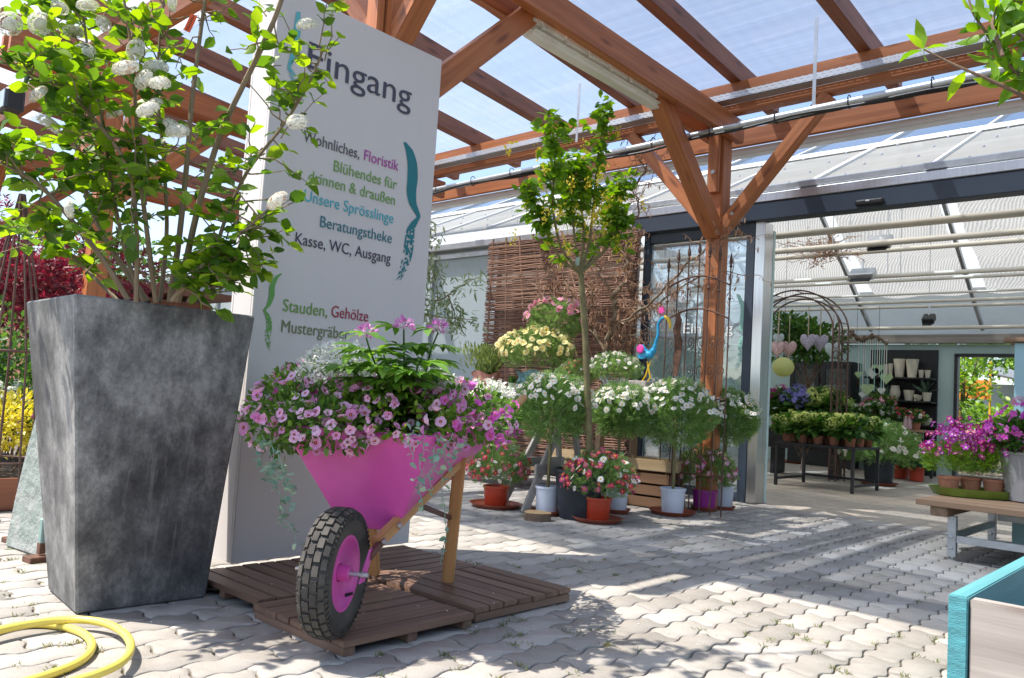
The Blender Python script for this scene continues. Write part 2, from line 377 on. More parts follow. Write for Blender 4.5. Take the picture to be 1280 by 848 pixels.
MT['p_cream'] = petal('cream_petal', (.80, .78, .66), (.84, .83, .76))
MT['p_vib'] = petal('viburnum_petal', (.72, .71, .62), (.82, .82, .76))
MT['c_yel'] = M('flower_eye_yellow', (.75, .42, .03), .7, .15, 200)
MT['c_brown'] = M('flower_eye_brown', (.30, .16, .02), .7, .2, 200)
MT['c_dark'] = petal('flower_throat', (.30, .01, .10), (.38, .02, .14))
MT['p_lab'] = petal('laburnum_petal', (.80, .62, .03), (.84, .72, .12), .35)

# ------------------------------------------------------------------ the ground
mg, tg, bgm = nm('joint_earth')
tg.links.new(ramp(tg, noise_fac(tg, 9, 8), [(.3, (.06, .05, .04)), (.6, (.16, .135, .10)), (.75, (.2, .175, .13))]), bgm.inputs['Base Color']); bgm.inputs['Roughness'].default_value = 1
bump(tg, bgm, noise_fac(tg, 60, 6), .8, .01)
m = MB().add([(-400, -400, -.0085), (400, -400, -.0085), (400, 600, -.0085), (-400, 600, -.0085)], [(0, 1, 2, 3)])
tag(m.build('ground', mg), kind='structure')
mpv, tp_, bp_ = nm('concrete_paver')
g_ = ND(tp_, 'ShaderNodeNewGeometry')
c_ = ramp(tp_, g_.outputs['Random Per Island'], [(0, (.28, .265, .245)), (.5, (.365, .348, .325)), (1, (.43, .41, .385))])
n_ = ramp(tp_, noise_fac(tp_, 2.2, 10, rough=.74), [(.3, (.60, .57, .54)), (.48, (.86, .85, .83)), (.62, (1, 1, 1))])
n2_ = ramp(tp_, noise_fac(tp_, 160, 3), [(.35, (.86, .85, .84)), (.6, (1, 1, 1))])
x1 = ND(tp_, 'ShaderNodeMixRGB', blend_type='MULTIPLY'); x1.inputs[0].default_value = .8; tp_.links.new(c_, x1.inputs[1]); tp_.links.new(n_, x1.inputs[2])
x2 = ND(tp_, 'ShaderNodeMixRGB', blend_type='MULTIPLY'); x2.inputs[0].default_value = .8; tp_.links.new(x1.outputs[0], x2.inputs[1]); tp_.links.new(n2_, x2.inputs[2])
tp_.links.new(x2.outputs[0], bp_.inputs['Base Color']); bp_.inputs['Roughness'].default_value = .85
bump(tp_, bp_, noise_fac(tp_, 120, 6), .35, .004)
def wavy(y, ph):
    s = math.sin(2*math.pi*(y/.14+ph))+.25*math.sin(4*math.pi*(y/.14+ph)); return .0108*max(-1, min(1, 1.5*s))
joint_pts = []
def pavers():
    V = []; flat = []; sizes = []
    wx, Ly, gap = .131, .28, .0034
    ns = 13
    for i in range(-71, 13):
        for j in range(-3, 27):
            y0 = j*Ly+(.14 if i % 2 else 0)+.06; x0 = i*wx
            if y0 < -.6 or y0+Ly > 7.42: continue
            if x0 < -9.2+.3*y0 and False: continue
            out = []
            for k in range(ns):
                y = y0+gap+(Ly-2*gap)*k/(ns-1); out.append((x0+wx-gap+wavy(y, 0), y))
            for k in (.8, .6, .4, .2):
                x = x0+wx*k; out.append((x, y0+Ly-gap*1.3+.011*math.sin(k*6.283)))
            for k in range(ns):
                y = y0+Ly-gap-(Ly-2*gap)*k/(ns-1); out.append((x0+gap+wavy(y, 0), y))
            for k in (.2, .4, .6, .8):
                x = x0+wx*k; out.append((x, y0+gap*1.3+.011*math.sin(k*6.283)))
            n = len(out); c = np.mean(out, axis=0); dz = RNG.normal()*.0012; tx, ty = RNG.normal(size=2)*.004
            base = len(V)
            for s_, z in ((0, -.03), (0, -.0024), (1, 0)):
                for (x, y) in out:
                    d = np.array((x, y))-c
                    if s_: d = d-np.sign(d)*np.minimum(np.abs(d), .0028)
                    V.append((c[0]+d[0], c[1]+d[1], z+dz+d[0]*tx+d[1]*ty))
            for l in range(2):
                for k in range(n):
                    q = (k+1) % n; flat += [base+l*n+k, base+l*n+q, base+(l+1)*n+q, base+(l+1)*n+k]; sizes.append(4)
            flat += [base+2*n+k for k in range(n)]; sizes.append(n)
            for k in range(6):
                t = RNG.random(); joint_pts.append((x0+wavy(y0+t*Ly, 0), y0+t*Ly) if RNG.random() < .6 else (x0+t*wx, y0))
    return mk('paved_ground', V, (np.array(flat), np.array(sizes)), mpv)
tag(pavers(), kind='structure')
m = MB().add([(-16, 6.95, -.004), (5, 6.95, -.004), (5, 15, -.004), (-16, 15, -.004)], [(0, 1, 2, 3)])
mf, tf_, bf_ = nm('indoor_paving')
br = ND(tf_, 'ShaderNodeTexBrick'); br.inputs['Scale'].default_value = 1; br.inputs['Brick Width'].default_value = .275; br.inputs['Row Height'].default_value = .106; br.inputs['Mortar Size'].default_value = .004
br.inputs['Color1'].default_value = (.40, .35, .29, 1); br.inputs['Color2'].default_value = (.46, .41, .35, 1); br.inputs['Mortar'].default_value = (.2, .17, .14, 1)
tcf = ND(tf_, 'ShaderNodeTexCoord'); tf_.links.new(tcf.outputs['Object'], br.inputs['Vector'])
xf = ND(tf_, 'ShaderNodeMixRGB', blend_type='MULTIPLY'); xf.inputs[0].default_value = .7; tf_.links.new(br.outputs['Color'], xf.inputs[1]); tf_.links.new(ramp(tf_, noise_fac(tf_, 2.5, 8), [(.3, (.7, .68, .66)), (.65, (1, 1, 1))]), xf.inputs[2])
tf_.links.new(xf.outputs[0], bf_.inputs['Base Color']); bf_.inputs['Roughness'].default_value = .6
tag(m.build('indoor_floor', mf), kind='structure')
# tufts in the joints, fallen petals
jp = np.array(joint_pts); jp = jp[(jp[:, 1] < 3.6) | (RNG.random(len(jp)) < .12)]; jp = jp[(jp[:, 0] < 1.2) & (jp[:, 0] > -6)]
den = np.array([mnoise.noise(Vector((x*1.6, y*1.6, 3.3))) for x, y in jp]); jp = jp[(den > .02) & (RNG.random(len(jp)) < .34)]
P = []; D = []
for x, y in jp:
    k = RNG.integers(5, 16)
    for _ in range(k):
        P.append((x+RNG.normal()*.009, y+RNG.normal()*.012, -.004)); D.append((RNG.normal()*.75, RNG.normal()*.75, .8))
tag(leaves('joint_grass', np.array(P), np.array(D), .021, MT['grass'], None, NARROW, up=.1), kind='stuff', label='tufts of grass and moss growing in the paving joints')
P = np.stack([RNG.uniform(-3.6, -1.2, 170), RNG.uniform(.8, 4.3, 170), np.full(170, .003)], 1)
P[:, 2] = np.where((P[:, 0] > -3.1) & (P[:, 0] < -2.15) & (P[:, 1] > 1.64) & (P[:, 1] < 2.75), .061, .003)
tag(leaves('fallen_petals', P, rdir(170)*np.array([1, 1, .1]), .011, MT['p_white'], None, LEAF, up=.95), kind='stuff', label='small white petals fallen on the paving and duckboards')

# ------------------------------------------------------------------ greenhouse shop building
FY = 7.30
bd = thing('greenhouse_shop', 'glass roofed greenhouse shop with wide open sliding door under dark blue lintel', 'building', (-4, 9, 0))
MT['shopwall'] = M('pale_green_wall', (.46, .60, .57), .8, .04, 2)
MT['poly'] = sheer('polycarbonate_wall', (.62, .70, .72), .8, .35, .25, .5, (1.2, (1, 1, .15)))
MT['roofwhite'] = sheer('white_roof_panel', (.68, .70, .70), .83, .72, .3, .1, (2.0, (.4, 1, 1)))
MT['roofglass'] = sheer('roof_glass', (.62, .74, .86), .14, .4, .1, 2.0, None, (.42, .54, .70))
MT['glass'] = sheer('door_glass', (.80, .88, .92), .14, .4, .02, 5.0)
MT['cloth'] = None
mcl, tcl, bcl = nm('shade_cloth'); tcl.nodes.remove(bcl)
wv = ND(tcl, 'ShaderNodeTexWave'); wv.inputs['Scale'].default_value = 14; wv.inputs['Distortion'].default_value = 2.5; wv.bands_direction = 'DIAGONAL'
tcc = ND(tcl, 'ShaderNodeTexCoord'); tcl.links.new(tcc.outputs['Object'], wv.inputs['Vector'])
ccl = ramp(tcl, wv.outputs['Fac'], [(.2, (.62, .60, .56)), (.8, (.86, .84, .80))])
d1 = ND(tcl, 'ShaderNodeBsdfDiffuse'); t1 = ND(tcl, 'ShaderNodeBsdfTranslucent'); tcl.links.new(ccl, d1.inputs[0]); tcl.links.new(ccl, t1.inputs[0])
mm1 = ND(tcl, 'ShaderNodeMixShader'); mm1.inputs[0].default_value = .7; tcl.links.new(d1.outputs[0], mm1.inputs[1]); tcl.links.new(t1.outputs[0], mm1.inputs[2]); tcl.links.new(mm1.outputs[0], tcl.nodes['Material Output'].inputs['Surface'])
BX0, BX1, BACK, RID, RZ = -17.0, 3.0, 14.6, 11.05, 4.78
def b_(name, c, d, mat, **k): return MB().box(c, d).build(name, mat, bd, True, **k)
b_('lintel', ((-4.95+BX1)/2, FY-.04, 2.805), (BX1+4.95, .16, .17), MT['anthracite'], bevel=.006)
b_('lintel_cap', ((-4.95+BX1)/2, FY-.03, 2.935), (BX1+4.95, .20, .085), MT['inox'], bevel=.006)
MB().box(((-4.9+BX0)/2, FY-.02, 2.83), (-4.95-BX0-.02, .18, .09)).build('gutter', MT['steel'], bd, True, bevel=.01)
b_('gutter', ((-4.95+BX1)/2, FY-.02, 3.02), (BX1+4.95, .2, .07), MT['steel'], bevel=.01)
# roof: lower white sheets, upper glazing, bars
sl_ = (RZ-3.02)/(RID-FY); za = lambda Y: 3.04+(Y-FY)*sl_
def slope(name, X0, X1, Y0, Y1, mat, dz=0.0, back=False):
    f = (lambda Y: za(2*RID-Y)) if back else za
    return mk(name, [(X0, Y0, f(Y0)+dz), (X1, Y0, f(Y0)+dz), (X1, Y1, f(Y1)+dz), (X0, Y1, f(Y1)+dz)], [(0, 1, 2, 3)], mat, bd, True)
YM = 9.1
slope('roof', BX0, BX1, FY-.12, YM, MT['roofwhite'])
slope('roof_glazing', BX0, BX1, YM, RID, MT['roofglass'])
slope('roof', BX0, BX1, RID, BACK+.2, MT['roofwhite'], back=True)
m = MB(); n2 = MB()
for i in range(20):
    X = BX0+.3+i*1.05
    for (Y0, Y1) in ((FY-.1, YM), (YM, RID)):
        R_ = Matrix.Rotation(0, 3, 'X'); c = ((X), (Y0+Y1)/2, za((Y0+Y1)/2)+.012); a = math.atan(sl_)
        Rm = np.array([[1, 0, 0], [0, math.cos(a), math.sin(a)], [0, -math.sin(a), math.cos(a)]])
        MB().box(c, (.05 if i % 2 else .025, (Y1-Y0)/math.cos(a), .03), R=Rm).build('glazing_bar', MT['white'], bd, True)
    for q in range(5):
        for w_ in range(2):
            Y = FY+.25+q*.5; n2.lathe([(.013, 0), (.013, .012), (.004, .018)], (X+.25+w_*.5, Y, za(Y)), 8)
tag(n2.build('roof_screws', MT['steel'], bd, True), kind='stuff')
m = MB(); m.box(((BX0+BX1)/2, YM, za(YM)+.03), (BX1-BX0, .07, .05)); m.box(((BX0+BX1)/2, RID, RZ+.03), (BX1-BX0, .12, .06)); m.build('ridge_rail', MT['white'], bd, True)
# front wall left of the door
MB().box((-12.05, FY+.05, 1.39), (9.9, .02, 2.78)).build('wall_panel', MT['poly'], bd, True)
m = MB()
for X in (-16.9, -14.4, -12.2, -10.3, -8.32, -7.08): m.box((X, FY+.02, 1.39), (.05, .06, 2.78))
m.box((-12.05, FY+.02, .88), (9.9, .035, .03)); m.box((-12.05, FY+.02, 2.72), (9.9, .07, .06)); m.build('wall_frame', MT['steel'], bd, True)
MB().box((-6.0, FY+.06, 1.39), (2.1, .04, 2.78)).build('wall_panel', MT['greywood'], bd, True)
# fixed glass leaf
fr = MB(); fr.box((-4.79, FY, 1.36), (.07, .09, 2.72)); fr.box((-3.585, FY, 1.36), (.09, .1, 2.72)); fr.box((-4.19, FY, 2.66), (1.12, .08, .1)); fr.box((-4.19, FY, .045), (1.12, .08, .09)); fr.build('door_frame', MT['anthracite'], bd, True, bevel=.004)
pane = MB().box((-4.19, FY+.01, 1.35), (1.12, .008, 2.5)).build('door_glass', MT['glass'], bd, True)
jb = MB(); jb.box((-3.4865, FY+.04, 1.36), (.1, .18, 2.72)); jb.build('door_jamb', MT['inox'], bd, True, bevel=.004)
b_('door_jamb', (-3.46, FY+.158, 1.33), (.05, .05, 2.66), MT['shopwall'])
b_('door_frame', (-1.20, FY+.02, 1.36), (.14, .12, 2.72), MT['anthracite'], bevel=.004)
MB().box((.9, FY+.05, 1.4), (4.0, .02, 2.75)).build('wall_panel', MT['poly'], bd, True)
# motion sensor over the door
m = MB(); p = onY(1087, 253, FY-.14); m.box(p, (.24, .05, .055)); m.build('door_sensor', MT['black'], bd, True, bevel=.015)
m = MB(); m.box((p[0]-.01, p[1]-.027, p[2]+.012), (.03, .006, .014)); m.build('sensor_lens', MT['white'], bd, True)
# back wall with its door
bw = MB(); bw.box((-8.2, BACK, 1.09), (9.4, .1, 2.18)); bw.box((-3.06, BACK, 2.09), (.88, .1, .18)); bw.box((.17, BACK, 1.09), (5.6, .1, 2.18)); bw.build('back_wall', MT['shopwall'], bd, True)
b_('back_glazing', ((BX0+BX1)/2, BACK+.02, 2.72), (BX1-BX0, .02, .80), MT['roofwhite'])
df = MB(); df.box((-3.5, BACK-.02, 1.0), (.05, .14, 2.0)); df.box((-2.63, BACK-.02, 1.0), (.05, .14, 2.0)); df.box((-3.065, BACK-.02, 2.0), (.92, .14, .05)); df.build('back_door_frame', MT['blackiron'], bd, True)
b_('back_gutter', ((BX0+BX1)/2, BACK-.1, 2.26), (BX1-BX0, .2, .14), MT['greywood'])
MB().box((BX0, 10.9, 1.5), (.05, 7.2, 3.0)).build('side_wall', MT['poly'], bd, True); MB().box((BX1, 10.9, 1.5), (.05, 7.2, 3.0)).build('side_wall', MT['poly'], bd, True)
MB().box((-8.6, 10.95, 1.1), (.05, 7.0, 2.2)).build('partition_wall', MT['shopwall'], bd, True)
# shade cloths hanging under the back slope, with folds
for i in range(7):
    X0 = -9.9+i*1.72; V = []; nx, ny = 28, 26
    for a in range(nx+1):
        for b in range(ny+1):
            u, v = a/nx, b/ny; Y = 9.2+(BACK-.25-9.2)*v
            z = (za(2*RID-Y) if Y > RID else za(Y))-.24-.05*math.sin(v*math.pi*9+.6*math.sin(u*9+i))-.05*abs(math.sin(u*math.pi))*1.2
            V.append((X0+u*1.5, Y, z))
    mk('shade_cloth', V, [(a*(ny+1)+b, (a+1)*(ny+1)+b, (a+1)*(ny+1)+b+1, a*(ny+1)+b+1) for a in range(nx) for b in range(ny)], mcl, bd, True, smooth=True)
for i in range(8):
    X = -10.0+i*1.72; bar('roof_truss', (X, RID, RZ-.12), (X, BACK-.1, 2.42), .05, .08, MT['steel'], bd); 
MT['cream'] = M('cream_enamel_pipe', (.66, .62, .53), .45, .08, 4)
for (Y, z, r) in ((7.75, 2.68, .045), (8.6, 2.70, .042), (9.1, 2.72, .034), (10.4, 2.66, .036), (10.9, 2.68, .03), (11.6, 2.60, .02), (12.2, 2.58, .032), (12.9, 2.60, .03), (14.2, 2.42, .04)):
    MB().tube([(BX0+.2, Y, z), (BX1-.2, Y, z)], r*.78, 10).build('heating_pipe', MT['cream'], bd, True, smooth=True)
for X in (-7.5, -5.4, -3.3, -1.2):
    for Y in (8.6, 9.1, 10.4, 10.9, 12.2): MB().tube([(X, Y, 2.7), (X, Y, za(Y if Y < RID else 2*RID-Y)-.02)], .006, 5).build('pipe_hanger', MT['steel'], bd, True)

# lettering helper: flat text of the place, as thin solid letters
def text_mesh(body, height):
    cu = bpy.data.curves.new('t', 'FONT'); cu.body = body; cu.size = height/0.72; cu.extrude = .0008; cu.resolution_u = 4
    o = bpy.data.objects.new('t', cu); COL.objects.link(o); bpy.context.view_layer.update()
    dg = bpy.context.evaluated_depsgraph_get(); me = bpy.data.meshes.new_from_object(o.evaluated_get(dg)); bpy.data.objects.remove(o); bpy.data.curves.remove(cu)
    return me
def letters(name, body, p0, p1, capz, mat, parent, axis='Y', bold=0):
    """baseline from p0 to p1 (points of the place), letters facing +X (axis Y) or -Y (axis X)"""
    me = text_mesh(body, capz); n = len(me.vertices); co_ = np.zeros(n*3, dtype=np.float32); me.vertices.foreach_get('co', co_); co_ = co_.reshape(-1, 3)
    w = co_[:, 0].max()-co_[:, 0].min(); p0 = np.array(p0); p1 = np.array(p1); d = p1-p0; Ld = abs(d[1] if axis == 'Y' else d[0])
    co_[:, 0] = (co_[:, 0]-co_[:, 0].min())*Ld/w; out = np.zeros_like(co_); t = co_[:, 0]/Ld
    out[:, 2] = p0[2]+(p1[2]-p0[2])*t*0+co_[:, 1]+(p1[2]-p0[2])*.5
    if axis == 'Y': out[:, 1] = p0[1]+co_[:, 0]; out[:, 0] = p0[0]+co_[:, 2]
    else: out[:, 0] = p0[0]+co_[:, 0]; out[:, 1] = p0[1]-co_[:, 2]
    me.vertices.foreach_set('co', out.ravel()); me.materials.clear(); me.materials.append(mat); me.update()
    return obj(name, me, parent, True)
def ink(name, c): return M(name, c, .55, .03, 3)
def brace(name, ctr, mat, parent, fn, seed=1, frac=.62, sc=1.0):
    """curly bracket painted with a brush: solid top, broken up towards its tail. ctr: (x,y,width) in picture points of the sign"""
    r = random.Random(seed); c = np.array(ctr, float); t = np.linspace(0, 1, 90); tt = np.linspace(0, 1, len(c))
    def sp(k): return np.interp(t, tt, c[:, k])
    x, y, w = sp(0), sp(1), sp(2)
    for _ in range(6):
        x[1:-1] = (x[:-2]+2*x[1:-1]+x[2:])/4 if True else x; w[1:-1] = (w[:-2]+2*w[1:-1]+w[2:])/4
    V = []; Fc = []
    for i in range(len(t)-1):
        bro = max(0, (t[i]-frac)/(1-frac)); cols = 7
        for k in range(cols):
            if bro > 0 and r.random() < bro*.85+.08: continue
            a0 = (k/cols-.5); a1 = ((k+1)/cols-.5); b = len(V)
            V += [fn(x[i]+a0*w[i], y[i]), fn(x[i]+a1*w[i], y[i]), fn(x[i+1]+a1*w[i+1], y[i+1]), fn(x[i+1]+a0*w[i+1], y[i+1])]; Fc.append((b, b+1, b+2, b+3))
    return mk(name, V, Fc, mat, parent, True)
MT['whitefilm'] = M('white_film', (.8, .82, .82), .5, .03, 3)
MT['mintfilm'] = M('mint_film', (.36, .68, .58), .5, .03, 3)
g0 = onY(854, 417, FY); g1 = onY(916, 421, FY)
letters('lettering', 'Eingang', (g0[0], FY-.003, g0[2]), (g1[0], FY-.003, g0[2]), .11, MT['whitefilm'], pane, 'X')
brace('painted_bracket', [(922, 368, 3), (929, 385, 6), (928, 405, 7), (926, 412, 6), (932, 418, 3), (926, 424, 6), (926, 440, 7), (924, 452, 5), (917, 466, 3)], MT['mintfilm'], pane, lambda x, y: tuple(onY(x, y, FY-.004)), 3, .6)

# ------------------------------------------------------------------ pergola in front of the shop
pg = thing('timber_pergola', 'brown stained timber pergola with clear corrugated roof and braced posts', 'pergola', (-3.42, 6.3, 0))
T, TD = MT['timber'], MT['timber_dark']
MT['roofsheet'] = sheer('clear_roof_sheet', (.70, .80, .92), .22, .7, .15, .1, (2.0, (.16, 4.5, 1)), (.74, .77, .82))
PXS = (-11.2, -7.35, -3.43)
for X in PXS:
    YS = (2.6, 6.3) if X > -5 else (2.6,)
    for Y in YS:
        bar('post', (X, Y, 0), (X, Y, 3.5), .135, .16, T, pg, bev=.008, up=(0, 1, 0))
    for s in (-1, 1):
        bar('main_beam', (X+s*.105, 1.75, 3.455), (X+s*.105, 6.45, 3.34), .07, .2, T, pg)
        for Y in YS:
            z0 = 2.42 if Y > 5 or X < -5 else 2.70
            bar('brace', (X+s*.03, Y, z0), (X+s*(.95 if Y > 5 else .85), Y, 3.46 if Y > 5 else z0+.95), .1, .12, T, pg, up=(0, 1, 0))
    bar('brace', (X, 2.65, 2.36), (X, 3.7, 3.36), .09, .14, T, pg)
    if X > -5: bar('brace', (X, 6.24, 2.4), (X, 5.2, 3.36), .13, .15, T, pg)
    for dY in [y-.1 for y in YS]:
        bar('post_cheek', (X-.0, dY-.015, 2.75), (X, dY-.015, 3.5), .1, .045, T, pg, up=(0, 1, 0))
    MB().lathe([(.018, 0), (.018, .012), (.009, .02)], (X+.02, 6.3-.175, 2.92), 10, axis=1).build('bolt', MT['steel'], pg, True) if X > -5 else None
for X in PXS[2:]:
    for (Y, z) in ((6.24, 3.29), (6.36, 3.41), (2.55, 3.38), (2.66, 3.50)): MB().lathe([(.021, 0), (.021, .004), (.012, .005), (.012, .014), (.006, .018)], (X+.1405, Y, z), 10, axis=0).build('bolt', MT['steel'], pg, True)
    for s in (-1, 1): MB().lathe([(.016, 0), (.016, .004), (.009, .005), (.009, .012)], (X+s*.16, 6.3-.0605, 2.56), 10, axis=1).build('bolt', MT['steel'], pg, True)
rfz = lambda Y: 3.735+(6.3-Y)*.083
bar('cross_beam', (-12.5, 6.3, 3.60), (4, 6.3, 3.60), .1, .28, T, pg)
bar('cross_beam', (-12.5, 2.6, 3.80), (4, 2.6, 3.80), .1, .26, T, pg)
bar('fascia', (-12.5, 7.06, 3.52), (4, 7.06, 3.52), .045, .17, T, pg)
for i in range(16):
    X = -13.1+i*1.09
    bar('rafter', (X, 2.0, rfz(2.0)+.09), (X, 7.035, rfz(7.035)+.08), .1, .17, TD, pg)
MT['roofsheet_shading'] = sheer('front_shading_roof_sheet', (.78, .82, .86), .72, .6, .2, .1, (.9, (.25, 3.0, 1)), (.56, .62, .70))  # front row made cloudier to deepen the shade on the paving behind its edge
MT['roofsheet_mid'] = sheer('right_shading_roof_sheet', (.68, .79, .92), .25, .65, .2, .1, (2.0, (.16, 4.5, 1)), (.42, .48, .57))  # right-hand sheets tinted darker so less sun reaches the ground below
for (xa, xb, ya, yb, dz, mt) in ((-12.8, 3.8, 1.95, 3.25, .006, 'roofsheet_shading'), (-12.8, -4.0, 3.2, 7.2, 0, 'roofsheet'), (-4.05, 3.8, 3.2, 7.2, .003, 'roofsheet_mid')):
    V = []; NX = int((xb-xa)*30)
    for k in range(NX+1):
        X = xa+(xb-xa)*k/NX; w = .003*math.sin(k*2*math.pi/4)+dz
        V += [(X, ya, rfz(ya)+.19+w), (X, yb, rfz(yb)+.19+w)]
    mk('roof_sheet', V, [(2*k, 2*k+2, 2*k+3, 2*k+1) for k in range(NX)], MT[mt], pg, True, smooth=True)
MB().box((-4.3, 7.15, 3.40), (16, .13, .07)).build('eaves_gutter', MT['white'], pg, True, bevel=.01)

tr = thing('cable_tray', 'long perforated steel cable tray fixed along the rear cross beam', 'cable tray', (-4, 6.2, 3.5))
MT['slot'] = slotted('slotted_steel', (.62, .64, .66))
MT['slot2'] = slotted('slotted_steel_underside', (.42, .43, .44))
mk('tray_face', [(-9.5, 6.235, 3.53), (2, 6.235, 3.53), (2, 6.235, 3.64), (-9.5, 6.235, 3.64)], [(0, 1, 2, 3)], MT['slot'], tr, True)
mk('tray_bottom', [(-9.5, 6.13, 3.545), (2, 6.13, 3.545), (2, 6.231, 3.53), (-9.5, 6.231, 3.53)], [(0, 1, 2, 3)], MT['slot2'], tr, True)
mk('tray_lip', [(-9.5, 6.13, 3.549), (2, 6.13, 3.549), (2, 6.13, 3.60), (-9.5, 6.13, 3.60)], [(0, 1, 2, 3)], MT['slot'], tr, True)

pp = thing('hanging_pipe', 'grey pipe with black cables hanging on straps under the pergola rafters', 'pipe', (-4, 5.7, 3.1))
MB().tube([(-9.5, 5.7, 3.06), (-6.6, 5.7, 3.075), (-2.9, 5.7, 3.115), (-1.9, 5.7, 3.13)], .028, 12).build('pipe_tube', MT['steel'], pp, True, smooth=True)
MB().tube([(-2.95, 5.7, 3.118), (2, 5.7, 3.17)], .033, 12).build('pipe_tube', MT['steel'], pp, True, smooth=True)
cb = MB()
for q in range(3):
    pts = [(X, 5.68+.02*q, 3.035+.014*q+(X+6.6)*.011+.018*math.sin(X*1.9+q)+.008*math.sin(X*7+2*q)) for X in np.linspace(-8, 1.5, 60)]; cb.tube(pts, .011, 6)
cb.build('black_cables', MT['black'], pp, True, smooth=True)
for X in np.arange(-7.6, 1, .55): MB().tube([(X+.0, 5.7+.037*math.cos(a), 3.085+(X+6.6)*.0105+.05*math.sin(a)) for a in np.linspace(0, 6.283, 13)[:-1]], .004, 5, closed=True).build('cable_tie', MT['black'], pp, True)
for (px, py0, py1) in ((721, 89, 170), (1017, 0, 133)):
    p = onY(px, py1, 5.7); m = MB(); m.box((p[0], 5.7, (p[2]+rfz(5.7)+.05)/2-.03), (.026, .003, rfz(5.7)+.05-p[2]+.06)); m.build('hanging_strap', MT['steel'], pp, True)

lf = thing('strip_light', 'long dusty white fluorescent strip light hanging from the pergola beam', 'lamp', (-3.53, 4.5, 3.2))
la, lb = onX(655, 33, -3.45), onX(832, 137, -3.45)
la = np.array([-3.45, la[1], la[2]]); lb = np.array([-3.45, lb[1], lb[2]])
MT['dusty'] = M('dusty_white_plastic', (.78, .77, .70), .5, .18, 5)
MT['diffuser'] = M('dusty_diffuser', (.80, .80, .74), .3, .1, 4)
bar('lamp_housing', la+[0, 0, .035], lb+[0, 0, .035], .15, .045, MT['dusty'], lf, bev=.012)
bar('lamp_diffuser', la+[0, .02, -.015], lb+[0, -.02, -.015], .125, .06, MT['diffuser'], lf, bev=.025)
m = MB()
for q in range(7):
    p = la+(lb-la)*(.06+.88*q/6); m.box(p+[.078, 0, .02], (.008, .03, .05)); m.box(p+[-.078, 0, .02], (.008, .03, .05))
m.build('lamp_clips', MT['dusty'], lf, True)
m = MB()
for t in (.06, .82):
    p = la+(lb-la)*t
    for s in (-1, 1):
        for q in range(14): m.tube([p+[s*.05, .012*math.cos(a)*(q % 2)+s*.03, .07+q*.016+.011*math.sin(a)] if q % 2 else p+[s*.05+.011*math.cos(a), s*.03, .07+q*.016+.011*math.sin(a)] for a in np.linspace(0, 6.283, 7)[:-1]], .0025, 4, closed=True)
m.build('lamp_chain', MT['steel'], lf, True)

# ------------------------------------------------------------------ entrance sign
MT['signwhite'] = M('sign_white_panel', (.60, .57, .565), .45, .03, 2.2, stretch=(1, 1.6, .35))
SX = -3.3; SY0, SY1, SZ1 = 1.845, 2.865, 2.715
sg = thing('entrance_sign', 'tall white entrance panel lettered Eingang with coloured lines and painted brackets', 'sign', (SX-.09, (SY0+SY1)/2, 0))
bk = MB()
bk.box((SX-.0025-.01, (SY0+SY1)/2, (SZ1+.055)/2), (.02, SY1-SY0, SZ1-.055)); bk.build('front_panel', MT['signwhite'], sg, True, bevel=.003)
bk = MB(); bk.box((SX-.195, (SY0+SY1)/2, (SZ1+.055)/2), (.02, SY1-SY0, SZ1-.055)); bk.build('rear_panel', MT['signwhite'], sg, True, bevel=.003)
bk = MB()
for Y in (SY0+.0105, SY1-.0105): bk.box((SX-.1035, Y, (SZ1+.055)/2), (.159, .02, SZ1-.058))
bk.build('side_panel', MT['signwhite'], sg, True)
SF = lambda x, y: tuple(onX(x, y, SX+.0008))
def line(body, a, b, cap, c):
    p0 = onX(a[0], a[1], SX+.001); p1 = onX(b[0], b[1], SX+.001); letters('lettering', body, p0, p1, cap, ink('ink_'+body.split()[0].strip(',').lower(), c), sg, 'Y')
line('Eingang', (384, 85), (513.5, 135), .135, (.055, .055, .085))
line('Wohnliches,', (379, 177), (449, 198), .057, (.10, .09, .10))
line('Floristik', (455, 201), (498, 213), .057, (.40, .06, .32))
line('Blühendes für', (417, 215), (496, 236), .057, (.17, .33, .08))
line('drinnen & draußen', (385.5, 228), (493.5, 255.5), .057, (.17, .33, .08))
line('Unsere Sprösslinge', (380, 251.7), (491.5, 279), .057, (.06, .40, .48))
line('Beratungstheke', (400, 284), (489.5, 304), .057, (.035, .17, .22))
line('Kasse, WC, Ausgang', (369, 304.5), (488, 329.5), .057, (.06, .05, .085))
line('Stauden,', (353.5, 389), (409, 396), .059, (.16, .31, .06))
line('Gehölze', (414, 396.5), (460, 402), .059, (.34, .035, .07))
line('Mustergräber', (351.5, 415.7), (436, 424), .059, (.16, .20, .09))
brace('painted_bracket', [(506, 178, 3), (512, 188, 9), (516, 205, 12), (516, 225, 13), (514, 240, 12), (516, 255, 9), (521, 265, 7), (524, 271, 4), (519, 277, 8), (513, 287, 10), (512, 302, 12), (509, 322, 12), (504, 338, 9), (498, 350, 6), (491, 357, 3)], ink('ink_teal', (.012, .17, .20)), sg, SF, 5)
brace('painted_bracket', [(352, 342, 3), (345, 347, 6), (340, 358, 7), (340, 370, 7), (336, 382, 5), (330, 388, 3), (334, 393, 5), (337, 403, 7), (335, 418, 8), (335, 430, 6), (341, 443, 3)], ink('ink_green', (.12, .33, .07)), sg, SF, 6)
brace('painted_bracket', [(373, 15, 5), (372, 35, 9), (369, 55, 9), (366, 72, 7), (361, 85, 5), (366, 93, 7), (366, 104, 8), (360, 114, 6), (352, 117, 3)], ink('ink_sky', (.10, .42, .48)), sg, SF, 7, .45)

